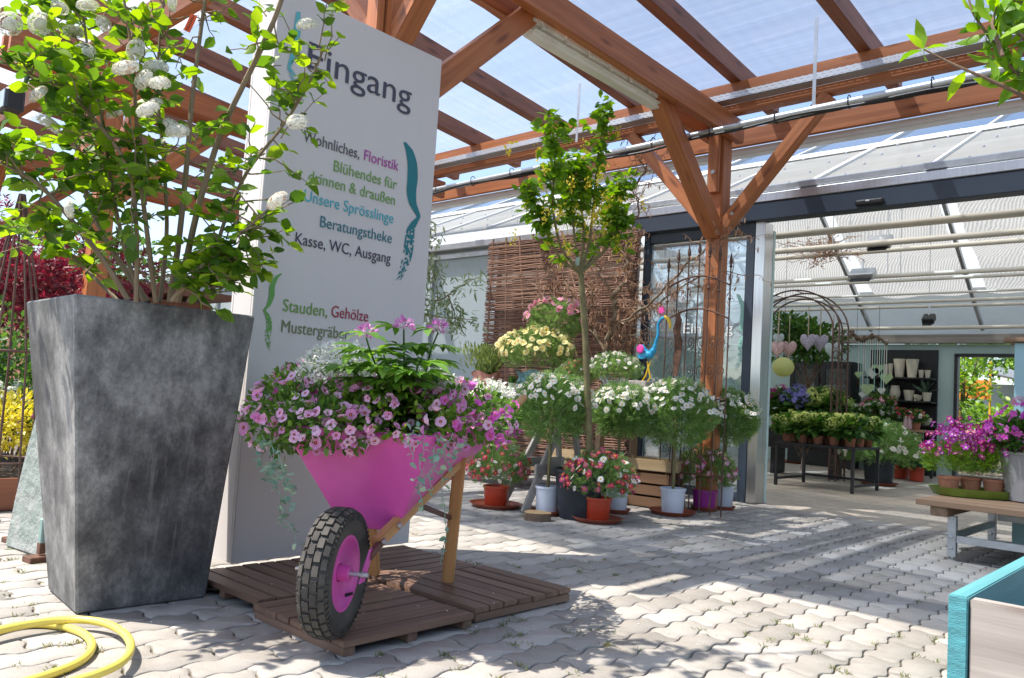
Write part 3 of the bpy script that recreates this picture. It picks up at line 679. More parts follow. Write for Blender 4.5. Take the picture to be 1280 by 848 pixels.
# ------------------------------------------------------------------ duckboards
def duckboard(x0, x1, y0, y1, ax, label, top=.056):
    t = thing('duckboard', label, 'duckboard', ((x0+x1)/2, (y0+y1)/2, 0), group='duckboards under the wheelbarrow')
    n = 7; g = .006
    Lb = (y1-y0 if ax == 'X' else x1-x0); wb = Lb/n
    for k in range(n):
        c = (k+.5)*wb; dz = random.uniform(-.002, .002)
        if ax == 'X': bar('board', (x0+random.uniform(0, .008), y0+c, top-.011+dz), (x1-random.uniform(0, .008), y0+c, top-.011+dz), wb-g, .022, MT['deck'], t, bev=.003)
        else: bar('board', (x0+c, y0+random.uniform(0, .008), top-.011+dz), (x0+c, y1-random.uniform(0, .008), top-.011+dz), wb-g, .022, MT['deck'], t, bev=.003)
    for f in (.05, .5, .95):
        if ax == 'X': X = x0+(x1-x0)*f; bar('batten', (X, y0+.01, top-.038), (X, y1-.01, top-.038), .045, .03, MT['deck'], t, bev=.002)
        else: Y = y0+(y1-y0)*f; bar('batten', (x0+.01, Y, top-.038), (x1-.01, Y, top-.038), .045, .03, MT['deck'], t, bev=.002)
duckboard(-3.27, -2.70, 1.63, 2.20, 'X', 'weathered duckboard between the concrete planter and the sign, boards running from the sign')
duckboard(-2.69, -2.12, 1.60, 2.19, 'Y', 'dark duckboard under the pink wheel, frontmost of the four', .053)
duckboard(-2.69, -2.15, 2.215, 2.81, 'X', 'duckboard whose sawn board ends face the open paving on the right', .058)
duckboard(-3.27, -2.70, 2.21, 2.80, 'Y', 'duckboard beside the sign behind the wheelbarrow legs')

# ------------------------------------------------------------------ concrete planter
mc, tcx, bc = nm('stained_zinc_grey_concrete')
fA = noise_fac(tcx, 2.3, 14, stretch=(1, 1, .7), rough=.78); fB = noise_fac(tcx, 1.0, 6, stretch=(42, 42, .9), rough=.65); fD = noise_fac(tcx, 1.3, 5, rough=.6)
cA = ramp(tcx, fA, [(.36, (.034, .034, .037)), (.46, (.088, .089, .092)), (.53, (.18, .18, .18)), (.64, (.38, .38, .375))])
sc_ = ND(tcx, 'ShaderNodeMath', operation='MULTIPLY'); tcx.links.new(ramp(tcx, fB, [(.56, (0, 0, 0)), (.68, (1, 1, 1))]), sc_.inputs[0]); tcx.links.new(ramp(tcx, fD, [(.42, (.05, .05, .05)), (.66, (.42, .42, .42))]), sc_.inputs[1])
mB = ND(tcx, 'ShaderNodeMixRGB'); tcx.links.new(sc_.outputs[0], mB.inputs[0]); tcx.links.new(cA, mB.inputs[1]); mB.inputs[2].default_value = (.30, .30, .29, 1)
fC = noise_fac(tcx, 70, 5); mC = ND(tcx, 'ShaderNodeMixRGB', blend_type='MULTIPLY'); mC.inputs[0].default_value = .5; tcx.links.new(mB.outputs[0], mC.inputs[1]); tcx.links.new(ramp(tcx, fC, [(.3, (.6, .6, .6)), (.6, (1, 1, 1))]), mC.inputs[2])
tcx.links.new(mC.outputs[0], bc.inputs['Base Color']); bc.inputs['Roughness'].default_value = .62; bump(tcx, bc, fA, .15, .01)
PB = [(-3.06, 1.13), (-3.035, 1.60), (-3.47, 1.62), (-3.457, 1.165)]        # foot, seen from above, from the near corner on
PT = [(-2.955, .985), (-2.935, 1.655), (-3.58, 1.68), (-3.575, 1.015)]
pl = thing('concrete_planter', 'tall tapered dark grey concrete planter with pale stains', 'planter', (-3.29, 1.35, 0))
PH = 1.125; ins = .045
def inset(q, d): c = np.mean(q, axis=0); return [tuple(np.array(p)-np.sign(np.array(p)-c)*d) for p in q]
lvl = [(inset(PB, 0), 0), (PT, PH), (inset(PT, ins), PH), (inset(PT, ins+.01), PH-.10)]
V = [(x, y, z) for q, z in lvl for x, y in q]
Fc = [(0, 3, 2, 1)]+[(l*4+k, l*4+(k+1) % 4, (l+1)*4+(k+1) % 4, (l+1)*4+k) for l in range(3) for k in range(4)]
mbx = MB().add(V, Fc); mbx.build('planter_body', mc, pl, True, bevel=.008)
V = [(x, y, PH-.075) for x, y in inset(PT, ins+.003)]; mk('soil', V, [(0, 1, 2, 3)], MT['soil'], pl, True)

# ------------------------------------------------------------------ wicker screen
wk = thing('willow_screen', 'woven brown willow screen on the shop wall behind the plants', 'screen', (-6, 7.1, 0))
mw, tw, bw_ = nm('willow_rods'); gI = ND(tw, 'ShaderNodeNewGeometry')
tw.links.new(ramp(tw, gI.outputs['Random Per Island'], [(0, (.10, .045, .028)), (.5, (.23, .115, .07)), (1, (.37, .21, .135))]), bw_.inputs['Base Color']); bw_.inputs['Roughness'].default_value = .7
m = MB(); z = .03; k = 0
while z < 2.79:
    ph = (k % 2)*math.pi; z2 = z
    X0 = -7.06+RNG.uniform(-.03, .02); X1 = -4.84+RNG.uniform(-.04, .02)
    xs = np.linspace(X0, X1, 30); off = RNG.normal()*.003
    m.tube([(x, 7.13+.010*math.sin((x+7.06)/.44*math.pi+ph), z+.007*math.sin(x*4.2+k*.9)+RNG.normal()*.0015+off) for x in xs], RNG.uniform(.0045, .0078), 5)
    if RNG.random() < .5: m.tube([(X1-.02+.02*i, 7.12+.03*i, z+.01*i) for i in range(3)], .006, 4)
    z += .0094; k += 1
m.build('weave', mw, wk, True, smooth=True)
m = MB()
for i in range(6): m.tube([(-7.0+i*.43, 7.13, 0), (-7.0+i*.22, 7.13, 2.84)], .013, 6)
m.build('stakes', mw, wk, True, smooth=True)

# ------------------------------------------------------------------ flower kit (unit-size meshes shared by the single flowers)
def fl_trumpet(name, edge, throat='c_dark', eye='c_yel', lobes=5, rag=.16, cup=0.0):
    seg = lobes*4; V = [(0, 0, -.22)]; Fc = []; mi = []
    rings = [(.12, -.2), (.28, -.08), (.66, .03), (1.0, .02)]
    for ri, (r, z) in enumerate(rings):
        for k in range(seg):
            a = 2*math.pi*k/seg; w = abs(math.cos(lobes*a/2)); rr = r*(1-(rag*(1-w)**1.5 if ri == 3 else 0)); V.append((rr*math.cos(a), rr*math.sin(a), z+(.05*w if ri >= 2 else 0)+cup*r*r+(.06*math.sin(2*a+lobes*cup*9) if ri == 3 else 0)))
    for k in range(seg):
        q = (k+1) % seg; Fc.append((0, 1+k, 1+q)); mi.append(2)
        for ri in range(3): b = 1+ri*seg; Fc.append((b+k, b+seg+k, b+seg+q, b+q)); mi.append(1 if ri == 0 else 0)
    return mesh_from(name, V, Fc, [MT[edge], MT[throat], MT[eye]], mi, True)
def fl_daisy(name, pet, eye='c_yel', n=13, er=.27):
    V = []; Fc = []; mi = []
    for k in range(n):
        a = 2*math.pi*k/n+random.uniform(-.08, .08); ca, sa = math.cos(a), math.sin(a); b = len(V); dz = random.uniform(-.1, .06); ln = random.uniform(.9, 1.05)
        for r, w, z in ((.2, .08, .02), (.6, .17, .06+dz*.4), (.9, .14, .02+dz), (1.0, .05, -.02+dz)):
            for s in (-1, 1): V.append((r*ln*ca-s*w*sa, r*ln*sa+s*w*ca, z))
        for q in range(3): Fc.append((b+q*2, b+q*2+1, b+q*2+3, b+q*2+2)); mi.append(0)
    b = len(V); ng = 10
    for r, z in ((er, .04), (er*.8, .13), (er*.35, .17)):
        for k in range(ng): V.append((r*math.cos(6.2832*k/ng), r*math.sin(6.2832*k/ng), z))
    for l in range(2):
        for k in range(ng): Fc.append((b+l*ng+k, b+l*ng+(k+1) % ng, b+(l+1)*ng+(k+1) % ng, b+(l+1)*ng+k)); mi.append(1)
    Fc.append(tuple(b+2*ng+k for k in range(ng))); mi.append(1)
    return mesh_from(name, V, Fc, [MT[pet], MT[eye]], mi, False)
FLORET = ([(0, 0, 0), (.5, .25, .1), (1, 0, .12), (.5, -.25, .1)], [(0, 3, 2, 1)])
def fl_cluster(name, mat, n=70, flat=.6, k=4, size=.2, zmin=-.25, mat2=None, r2=.12):
    """domed head of small florets, radius 1"""
    P, d = ball(n, (0, 0, 0), (1, 1, flat), .9, zmin); n = len(P)
    PP = np.repeat(P, k, 0); dd = np.repeat(d, k, 0); a0 = np.repeat(RNG.uniform(0, 6.28, n), k)+np.tile(np.arange(k)*6.2832/k, n)
    t1 = unit(np.cross(dd, np.array([.13, .21, .97]))); t2 = np.cross(dd, t1)
    ax = t1*np.cos(a0)[:, None]+t2*np.sin(a0)[:, None]
    V, Fc, _ = stamp(FLORET[0], FLORET[1], frames(ax, dd), PP, np.full(len(PP), size)); mats = [MT[mat]]; mi = np.zeros(len(Fc[1]), int)
    if n >= 100:                                   # closed heart of a dense head
        cv = MB().lathe([(.55*math.cos(a), .55*flat*math.sin(a)) for a in np.linspace(-.3, 1.5, 7)], n=12); c0 = len(V); V = np.concatenate([V, np.array(cv.V)]); ff = np.concatenate([np.array(f) for f in cv.F])+c0
        Fc = (np.concatenate([Fc[0], ff]), np.concatenate([Fc[1], [len(f) for f in cv.F]])); extra = len(cv.F)
    else: extra = 0
    mi = np.zeros(len(Fc[1]), int)
    if mat2: mats.append(MT[mat2]); mi = np.concatenate([np.repeat((RNG.random(n) < r2).astype(int), k), np.zeros(extra, int)])
    return mesh_from(name, V, Fc, mats, mi)
FM = {
 'white': [fl_daisy('flower', 'p_white') for _ in range(3)], 'yellow': [fl_daisy('flower', 'p_yel', 'c_yel', 14) for _ in range(2)],
 'pinkd': [fl_daisy('flower', 'p_pink', 'c_yel', 16, .22) for _ in range(2)], 'redd': [fl_daisy('flower', 'p_red', 'c_yel', 12) for _ in range(2)]+[fl_daisy('flower', 'p_rose', 'c_yel', 12) for _ in range(2)]+[fl_daisy('flower', 'p_white', 'c_yel', 12)],
 'roses': [fl_daisy('flower', 'p_pink', 'c_yel', 12), fl_daisy('flower', 'p_pale', 'c_yel', 12), fl_daisy('flower', 'p_rose', 'c_brown', 12)],
 'cali': [fl_trumpet('flower', 'p_pale'), fl_trumpet('flower', 'p_pale', rag=.28, cup=.22), fl_trumpet('flower', 'p_pale', rag=.2, cup=.5), fl_trumpet('flower', 'p_pale', rag=.1, cup=-.12)], 'calim': [fl_trumpet('flower', 'p_mag', 'p_crim'), fl_trumpet('flower', 'p_mag', 'p_crim', rag=.25, cup=.35)],
 'schi': [fl_trumpet('flower', 'p_purple', 'p_cream', 'c_yel', 5, .5), fl_trumpet('flower', 'p_crim', 'p_yel', 'c_brown', 5, .5)],
 'schic': [fl_trumpet('flower', 'p_crim', 'p_yel', 'c_brown', 5, .5), fl_trumpet('flower', 'p_crim', 'p_yel', 'c_brown', 5, .5), fl_trumpet('flower', 'p_purple', 'p_cream', 'c_yel', 5, .5)],
 'gerp': [fl_trumpet('flower', 'p_mag', 'p_mag', 'p_crim', 5, .5), fl_trumpet('flower', 'p_purple', 'p_purple', 'c_yel', 5, .5)],
 'vib': [fl_cluster('flower_head', 'p_vib', 300, .62, 5, .135, -.35, 'lf_dry', .02), fl_cluster('flower_head', 'p_vib', 300, .5, 5, .135, -.35, 'lf_dry', .2), fl_cluster('flower_head', 'p_vib', 300, .62, 5, .135, -.35)],
 'hyl': [fl_cluster('flower_head', 'p_lime', 70, .65)], 'hyb': [fl_cluster('flower_head', 'p_blue', 70, .65)], 'hyr': [fl_cluster('flower_head', 'p_crim', 70, .65)],
 'small_white': [fl_cluster('flower_head', 'p_white', 40, .8, 4, .3)], 'small_red': [fl_cluster('flower_head', 'p_red', 40, .8, 4, .3)], 'small_pink': [fl_cluster('flower_head', 'p_pink', 40, .8, 4, .3)], 'small_pur': [fl_cluster('flower_head', 'p_purple', 40, .8, 4, .3)],
}
def flowers(parent, kind, P, N, size, world=False, name='flower', tilt=.3):
    ms = FM[kind]; N = unit(np.asarray(N)+RNG.normal(size=(len(P), 3))*tilt); Ms = frames(rdir(len(P)), N)
    for i, p in enumerate(P):
        s = (size*RNG.uniform(.74, 1.15)); m = Ms[i]*s
        obj(name, ms[int(RNG.integers(len(ms)))], parent, world, Matrix(((m[0, 0], m[0, 1], m[0, 2], p[0]), (m[1, 0], m[1, 1], m[1, 2], p[1]), (m[2, 0], m[2, 1], m[2, 2], p[2]), (0, 0, 0, 1))))
def pot(parent, r0, r1, h, mat, rim=.012, z0=0.0, name='pot', soil=True, n=28):
    m = MB().lathe([(r0*.93, z0), (r0, z0+.006), (r1*.985, z0+h-rim*1.6), (r1+rim*.5, z0+h-rim*1.4), (r1+rim*.5, z0+h), (r1-.006, z0+h), (r1*.93, z0+h-.03)], n=n, cap1=False)
    m.build(name, mat, parent, smooth=True)
    if soil: MB().lathe([(r1*.95, z0+h-.022), (r1*.5, z0+h-.014)], n=16, cap0=False).build('soil', MT['soil'], parent)
def wob(p0, p1, n, amp, rnd=random):
    p0, p1 = np.array(p0, float), np.array(p1, float); t = np.linspace(0, 1, n)[:, None]; q = p0+(p1-p0)*t
    w = np.cumsum(RNG.normal(size=(n, 3))*amp, 0); w -= t*w[-1]; return q+w
def saucer(loc, r, label, h=.035, mat='saucer'):
    t = MB().lathe([(r*.82, 0), (r*.86, .004), (r, h), (r+.006, h), (r+.004, h-.004), (r*.86, .009), (.001, .009)], n=36, cap1=False)
    o = t.build('plant_saucer', MT[mat], None, smooth=True); o.location = Vector([float(v) for v in loc]); return tag(o, label, 'saucer', 'saucers under the flower pots')
def marguerite(name, label, loc, potspec, cz, R, kind, nf, size, group=None, stem=None, nl=1100, lsz=.06, lmat='lf_marg', zmin=-.15, top=0.0, cat='potted plant', z0=.012, ft=.35, tmpl=FEATHER, droop=0.0):
    t = thing(name, label, cat, loc, 0, group)
    if potspec: pot(t, *potspec, z0=z0)
    ph = (potspec[2] if potspec else 0)+z0
    if stem: MB().tube(wob((0, 0, ph-.03), (0, 0, cz), 8, .003), [.013]*8, 8).build('stem', MT['greenbark'], t, smooth=True)
    P, d = ball(int(nl*1.9), (0, 0, cz), R, .45, -.95 if stem else -.75); k = 1+.18*np.array([mnoise.noise(Vector(q*3.1)+Vector(loc)*3) for q in d]); P = (P-[0, 0, cz])*k[:, None]+[0, 0, cz]
    D = d*.7+np.array([0, 0, .55])+rdir(len(P))*.35
    leaves('foliage', P, D, lsz, MT[lmat], t, tmpl, up=.35)
    nf = int(nf*1.6); f = rdir(nf*10); f = f[f[:, 2] > zmin]
    if top: f = f[RNG.random(len(f)) < np.clip((f[:, 2]+.3)**top, 0, 1)]
    f = f[:nf]; Pf = f*np.array(R)*(1.06+RNG.uniform(-.05, .12, len(f)))[:, None]*([1.12, 1.12, .98] if top > 1.3 else [1, 1, 1])+[0, 0, cz]
    flowers(t, kind, Pf, f+[0, 0, .45], size, tilt=ft)
    m = MB()
    for p in Pf: m.tube([np.array([0, 0, cz])+(p-[0, 0, cz])*.72, p-[0, 0, .004]], .0013, 3, cap=False)
    tag(m.build('stalks', MT['lf_marg'], t), kind='stuff')
    return t

# ------------------------------------------------------------------ wheelbarrow
WO = np.array([-2.19, 1.595, .055]); wa = np.array([-.54, .84, 0]); wa /= np.linalg.norm(wa)
wrz = math.atan2(wa[1], wa[0])
wb = thing('wheelbarrow', 'pink painted wheelbarrow planter with pale wooden handles and legs', 'wheelbarrow', WO, wrz)
def wpt(s, t, z): return WO*[1, 1, 0]+wa*s+np.array([wa[1], -wa[0], 0])*t+np.array([0, 0, z])
Q = lambda s, t, z: (s, -t, z-.055)          # barrow frame: s back along the barrow, t to its right, z above the paving
tub_b = [(.30, .105, .352), (.30, -.105, .352), (.86, -.16, .50), (.86, .16, .50)]
tub_t = [(.13, .265, .715), (.13, -.295, .715), (1.12, -.33, .73), (1.12, .33, .73)]
inn = [(.145, .25, .716), (.145, -.28, .716), (1.1, -.315, .731), (1.1, .315, .731)]
inb = [(.2, .2, .62), (.2, -.2, .62), (1.0, -.27, .64), (1.0, .27, .64)]
V = [Q(*p) for g in (tub_b, tub_t, inn, inb) for p in g]
Fc = [(0, 1, 2, 3)]+[(l*4+k, l*4+(k+1) % 4, (l+1)*4+(k+1) % 4, (l+1)*4+k) for l in range(3) for k in range(4)]+[]
MB().add(V, Fc).build('tub', MT['pink'], wb, bevel=.006)
mk('soil', [Q(*p) for p in [(.19, .21, .66), (.19, -.21, .66), (1.03, -.28, .675), (1.03, .28, .675)]], [(0, 1, 2, 3)], MT['soil'], wb)
for s in (1, -1):
    a0, a1 = np.array(Q(.13, s*.085, .335)), np.array(Q(1.50, s*.315, .825))
    bar('handle', a0, a1, .034, .046, MT['beech'], wb, world=False, bev=.006)
    g = a1-a0; g /= np.linalg.norm(g); MB().tube([a1-g*.02, a1+g*.12], [.021, .02], 12).build('grip', MT['beech'], wb, smooth=True)
    bar('leg', Q(.885, s*.165, .055), Q(.80, s*.205, .60), .036, .05, MT['beech'], wb, world=False, bev=.006, up=(0, 1, 0))
    br_ = MB(); br_.add([Q(.06, s*.085, .32), Q(.06, s*.10, .32), Q(.28, s*.115, .405), Q(.28, s*.10, .405), Q(.06, s*.085, .295), Q(.06, s*.10, .295), Q(.28, s*.115, .38), Q(.28, s*.10, .38)], [(0, 1, 2, 3), (4, 7, 6, 5), (0, 4, 5, 1), (2, 6, 7, 3), (1, 5, 6, 2), (0, 3, 7, 4)]); br_.build('clamp_plate', MT['brownmetal'], wb)
    br_ = MB(); br_.add([Q(.10, s*.088, .33), Q(.06, s*.088, .33), Q(-.022, s*.088, .235), Q(.022, s*.088, .235), Q(.10, s*.094, .33), Q(.06, s*.094, .33), Q(-.022, s*.094, .235), Q(.022, s*.094, .235)], [(0, 1, 2, 3), (7, 6, 5, 4), (0, 4, 5, 1), (1, 5, 6, 2), (2, 6, 7, 3), (3, 7, 4, 0)]); br_.build('fork', MT['pink'], wb)
    for (ss, tt, zz) in ((.14, .118, .345), (.25, .135, .385), (0, .096, .26)):
        MB().lathe([(.011, 0), (.011, .008), (.006, .008), (.006, .02)], Q(ss, s*tt-(.022 if s < 0 else 0), zz), 6, axis=1).build('bolt', MT['steel'], wb)
    bar('strut', Q(.86, s*.175, .33), Q(.45, s*.15, .43), .012, .02, MT['brownmetal'], wb, world=False, bev=.002)
MB().tube([Q(0, -.112, .26), Q(0, .112, .26)], .008, 10).build('axle', MT['steel'], wb, smooth=True)
wc = np.array(Q(0, 0, .26)); RT_ = .205
wh = bpy.data.objects.new('wheel', MB().lathe([(.012, -.05), (.026, -.05), (.026, .05), (.012, .05)], wc, 20, axis=1).build('tmp', MT['pink']).data); bpy.data.objects.remove(bpy.data.objects['tmp'])
COL.objects.link(wh); wh.parent = wb
prof = [(.118, -.036), (.132, -.043), (.160, -.049), (.185, -.045), (.198, -.032), (.2015, -.012), (.2015, .012), (.198, .032), (.185, .045), (.160, .049), (.132, .043), (.118, .036)]
tm = MB().lathe(prof, wc, 56, axis=1, cap0=False, cap1=False)
for k in range(30):
    for (off, yy, wy, ph) in ((0, -.0125, .02, 0), (0, .0125, .02, .5), (0, -.034, .017, .5), (0, .034, .017, 0)):
        a = 6.2832*(k+ph)/30; r = (.2025 if abs(yy) < .02 else .1965)
        R3 = np.array([[math.cos(a), 0, math.sin(a)], [0, 1, 0], [-math.sin(a), 0, math.cos(a)]])
        if abs(yy) > .02:
            b_ = .5*(1 if yy > 0 else -1); Rt = np.array([[math.cos(b_), math.sin(b_), 0], [-math.sin(b_), math.cos(b_), 0], [0, 0, 1]]); R3 = Rt @ R3
        c = wc+np.array([r*math.cos(a), yy, r*math.sin(a)]); tm.box(c, (.011, wy, .031), R=R3)
for k in range(60):                              # ribs on the side wall
    a = 6.2832*k/60
    for s in (-1, 1):
        R3 = np.array([[math.cos(a), 0, math.sin(a)], [0, 1, 0], [-math.sin(a), 0, math.cos(a)]]); tm.box(wc+np.array([.180*math.cos(a), s*.047, .180*math.sin(a)]), (.02, .006, .006), R=R3)
tm.build('tyre', MT['rubber'], wh, smooth=True)
MB().lathe([(.121, -.034), (.124, -.038), (.112, -.037), (.104, -.024), (.070, -.012), (.03, -.014), (.03, .014), (.070, .012), (.104, .024), (.112, .037), (.124, .038), (.121, .034)], wc, 48, axis=1, cap0=False, cap1=False).build('rim', MT['pink'], wh, smooth=True)
MB().tube([wc+[.05, -.018, -.085], wc+[.055, -.045, -.075]], [.006, .005], 8).build('valve', MT['black'], wh, smooth=True)
# ---- what grows in it
def mound(n, c, r, zmin): 
    P, d = ball(n, c, r, .55, -.95); k = P[:, 2] > zmin; return P[k], d[k]
def wloc(P): return np.array([wpt(*p) for p in P])
def wdir(D): return np.array([wa*d[0]+np.array([wa[1], -wa[0], 0])*d[1]+np.array([0, 0, d[2]]) for d in D])
MT['lf_pet'] = L('petunia_leaf', [(.05, .12, .025), (.09, .20, .035), (.16, .29, .05)], .35)
def cali(label, lst, nf, kinds, nl, leaf='lf_pet'):
    t = thing('trailing_petunia', label, 'flowering plant', wpt(*lst[0][0][:2], .66), 0, 'flowers planted in the wheelbarrow')
    PL = []; DL = []; PF = []; NF = []
    for (c, r, zm) in lst:
        P, d = mound(nl//len(lst), c, r, zm); PL.append(wloc(P)); DL.append(wdir(d*.8+[0, 0, .2])+rdir(len(P))*.5)
        d = rdir(nf*12//len(lst)); Pq = np.array(c)+d*np.array(r)*1.03; k = (Pq[:, 2] > zm-.01) & ((wdir(d) @ (-FW)) > -.1); PF.append(wloc(Pq[k][:nf//len(lst)])); NF.append(wdir(d[k][:nf//len(lst)]))
    leaves('foliage', np.concatenate(PL), np.concatenate(DL), .030, MT[leaf], t, LEAF, up=.45, world=True)
    PF = np.concatenate(PF); NF = np.concatenate(NF)+np.array([.25, -.4, .35]); pick = RNG.random(len(PF))
    for q, kd in enumerate(kinds):
        k = (pick >= q/len(kinds)) & (pick < (q+1)/len(kinds)); flowers(t, kd, PF[k], NF[k], .0192, True, tilt=.55)
    return t
cali('pale pink petunias spilling over the front left corner of the tub', [((.30, -.30, .74), (.26, .19, .16), .60), ((.16, -.12, .72), (.16, .19, .09), .645)], 130, ['cali'], 1900)
cali('pale pink petunias along the front edge of the tub towards the wheel', [((.30, .08, .76), (.22, .26, .14), .69), ((.5, .0, .8), (.25, .3, .14), .72)], 170, ['cali', 'cali', 'cali', 'cali', 'cali', 'calim'], 1800, 'lf_lime')
cali('bright magenta petunias over the right handle side of the tub', [((.50, .27, .77), (.34, .18, .14), .68), ((.80, .30, .76), (.25, .14, .12), .68)], 120, ['calim', 'cali', 'cali', 'calim'], 2000)
cali('dark leaved purple petunias at the back of the tub near the sign', [((.62, -.36, .80), (.3, .22, .16), .68)], 50, ['calim', 'cali'], 1500)
def frothy(label, c, r, n):
    t = thing('white_spurge', label, 'flowering plant', wpt(c[0], c[1], .66), 0, 'flowers planted in the wheelbarrow')
    P, d = ball(n, c, r, .3, -.5); leaves('foliage', wloc(P), wdir(d)+[0, 0, .5], .02, MT['lf_marg'], t, LANCE, up=.3, world=True)
    P, d = ball(n*2, c, np.array(r)*1.1, .55, -.2); Pw = wloc(P); P4 = np.repeat(Pw, 3, 0)
    tag(leaves('tiny_flowers', P4, rdir(len(P4)), .014, MT['p_white'], t, LEAF, up=.5, world=True), kind='stuff')
frothy('frothy clump of tiny white flowers left of the spider flower', (.36, -.17, .905), (.18, .16, .12), 620)
frothy('small frothy white flower clump right of the spider flower', (.44, .15, .88), (.15, .12, .07), 240)
frothy('low frothy white flower clump beside the right handle', (.66, .33, .87), (.13, .1, .06), 150)
cl = thing('spider_flower', 'tall leafy spider flower with pink whiskery heads in the barrow centre', 'flowering plant', wpt(.62, .02, .66), 0, 'flowers planted in the wheelbarrow')
tips = [atd(505, 408, 2.72), atd(548, 412, 2.80), atd(458, 418, 2.66), atd(430, 442, 2.72), atd(522, 450, 2.60), atd(480, 440, 2.62)]
base = wpt(.62, .02, .66); PL = []; DL = []
for k, tp in enumerate(tips):
    pts = wob(base+RNG.normal(size=3)*[.04, .04, 0], tp-[0, 0, .01], 9, .006); MB().tube(pts, np.linspace(.006, .003, 9), 6).build('stem', MT['lf_mid'], cl, True)
    for q in range(26):
        f = .35+.65*q/25; p = pts[min(8, int(f*8))]; a = q*2.4+k; out = np.array([math.cos(a), math.sin(a), .25-.5*(1-f)])
        c = p+out*.035
        for fi in (-2, -1, 0, 1, 2):
            b = a+fi*.55; PL.append(c); DL.append((math.cos(b), math.sin(b), .05-.25*abs(fi)*.3))
leaves('foliage', np.array(PL), np.array(DL), .088, MT['lf_clm'], cl, WLANCE, up=.75, world=True, jit=.15)
for tp in tips[:3]:
    P, d = ball(60, tp+[0, 0, .002], (.026, .026, .026), .3, -.4)
    leaves('flower_head', P, d, .019, MT['p_clm'], cl, LEAF, up=.2, world=True)
def trailing(label, starts):
    t = thing('silver_trailer', label, 'trailing plant', starts[0][0], 0, 'flowers planted in the wheelbarrow')
    PL = []; DL = []
    for p0, p1 in starts:
        pts = wob(p0, p1, 16, .007); MB().tube(pts, .0016, 4).build('trailing_stem', MT['lf_silver'], t, True)
        for p in pts[2:]:
            for _ in range(2):
                if RNG.random() < .5: PL.append(p+RNG.normal(size=3)*.008); DL.append(RNG.normal(size=3)*[1, 1, .4])
    tag(leaves('leaf_cover', np.array(PL), np.array(DL), .024, MT['lf_silver'], t, BROAD, up=.5, world=True), kind='stuff')
trailing('silver green trailing shoots hanging past the right corner of the tub', [(atd(530, 545, 2.60), atd(515, 600, 2.58)), (atd(548, 540, 2.62), atd(540, 620, 2.6)), (atd(560, 545, 2.68), atd(528, 640, 2.62)), (atd(520, 545, 2.57), atd(516, 575, 2.56)), (atd(555, 545, 2.66), atd(550, 705, 2.9)), (atd(577, 545, 2.72), atd(562, 590, 2.7))])
trailing('silver green trailing shoots hanging off the left end of the tub', [(atd(330, 545, 2.68), atd(345, 610, 2.66)), (atd(345, 560, 2.66), atd(372, 682, 2.64)), (atd(322, 550, 2.7), atd(328, 600, 2.7)), (atd(352, 570, 2.65), atd(362, 625, 2.64)), (atd(338, 555, 2.68), atd(352, 655, 2.66))])

# ------------------------------------------------------------------ shrub in the concrete planter
vb = thing('viburnum_shrub', 'large viburnum shrub with white domed flower heads growing in the concrete planter', 'shrub', (-3.29, 1.33, PH-.075))
D0 = 2.93
stems = [[(222, 378, 0), (232, 330, 0), (247, 260, -.05), (275, 165, -.1), (310, 95, -.15), (342, 30, -.2), (365, -40, -.2), (400, -150, -.1), (450, -260, 0), (490, -360, .1)],
         [(212, 378, .05), (224, 300, .05), (234, 200, .08), (240, 120, .1), (252, 30, .1), (262, -40, .1), (266, -100, .12)],
         [(160, 375, -.05), (130, 325, -.1), (85, 270, -.15), (50, 230, -.2), (5, 205, -.2), (-50, 180, -.2)],
         [(185, 378, .1), (150, 330, .15), (115, 270, .2), (98, 200, .2), (80, 110, .2), (60, 20, .2), (50, -40, .2)],
         [(195, 378, 0), (185, 300, -.05), (175, 220, -.1), (170, 140, -.15), (165, 60, -.2), (150, -30, -.2)],
         [(170, 378, -.1), (172, 300, -.12), (165, 210, -.2), (120, 150, -.25), (80, 110, -.3), (30, 90, -.3)],
         [(215, 376, -.1), (250, 335, -.15), (285, 305, -.15), (315, 280, -.15), (342, 256, -.15)],
         [(235, 378, .1), (262, 340, .1), (282, 270, .1), (310, 210, .05), (345, 170, 0), (385, 110, -.05), (405, 60, -.05)],
         [(200, 378, .1), (210, 290, .15), (205, 200, .2), (195, 110, .2), (200, 40, .2), (208, -20, .2)],
         [(150, 378, .1), (110, 340, .15), (70, 300, .2), (40, 280, .25)],
         [(240, 376, 0), (268, 360, -.05), (290, 345, -.1), (300, 330, -.1)],
         [(180, 378, 0), (160, 330, 0), (140, 240, 0), (130, 160, -.05), (110, 70, -.1), (100, -20, -.1)]]
PL = []; DL = []; heads = []
rad0 = [.013, .0125, .011, .011, .010, .009, .009, .009, .009, .008, .006, .009]
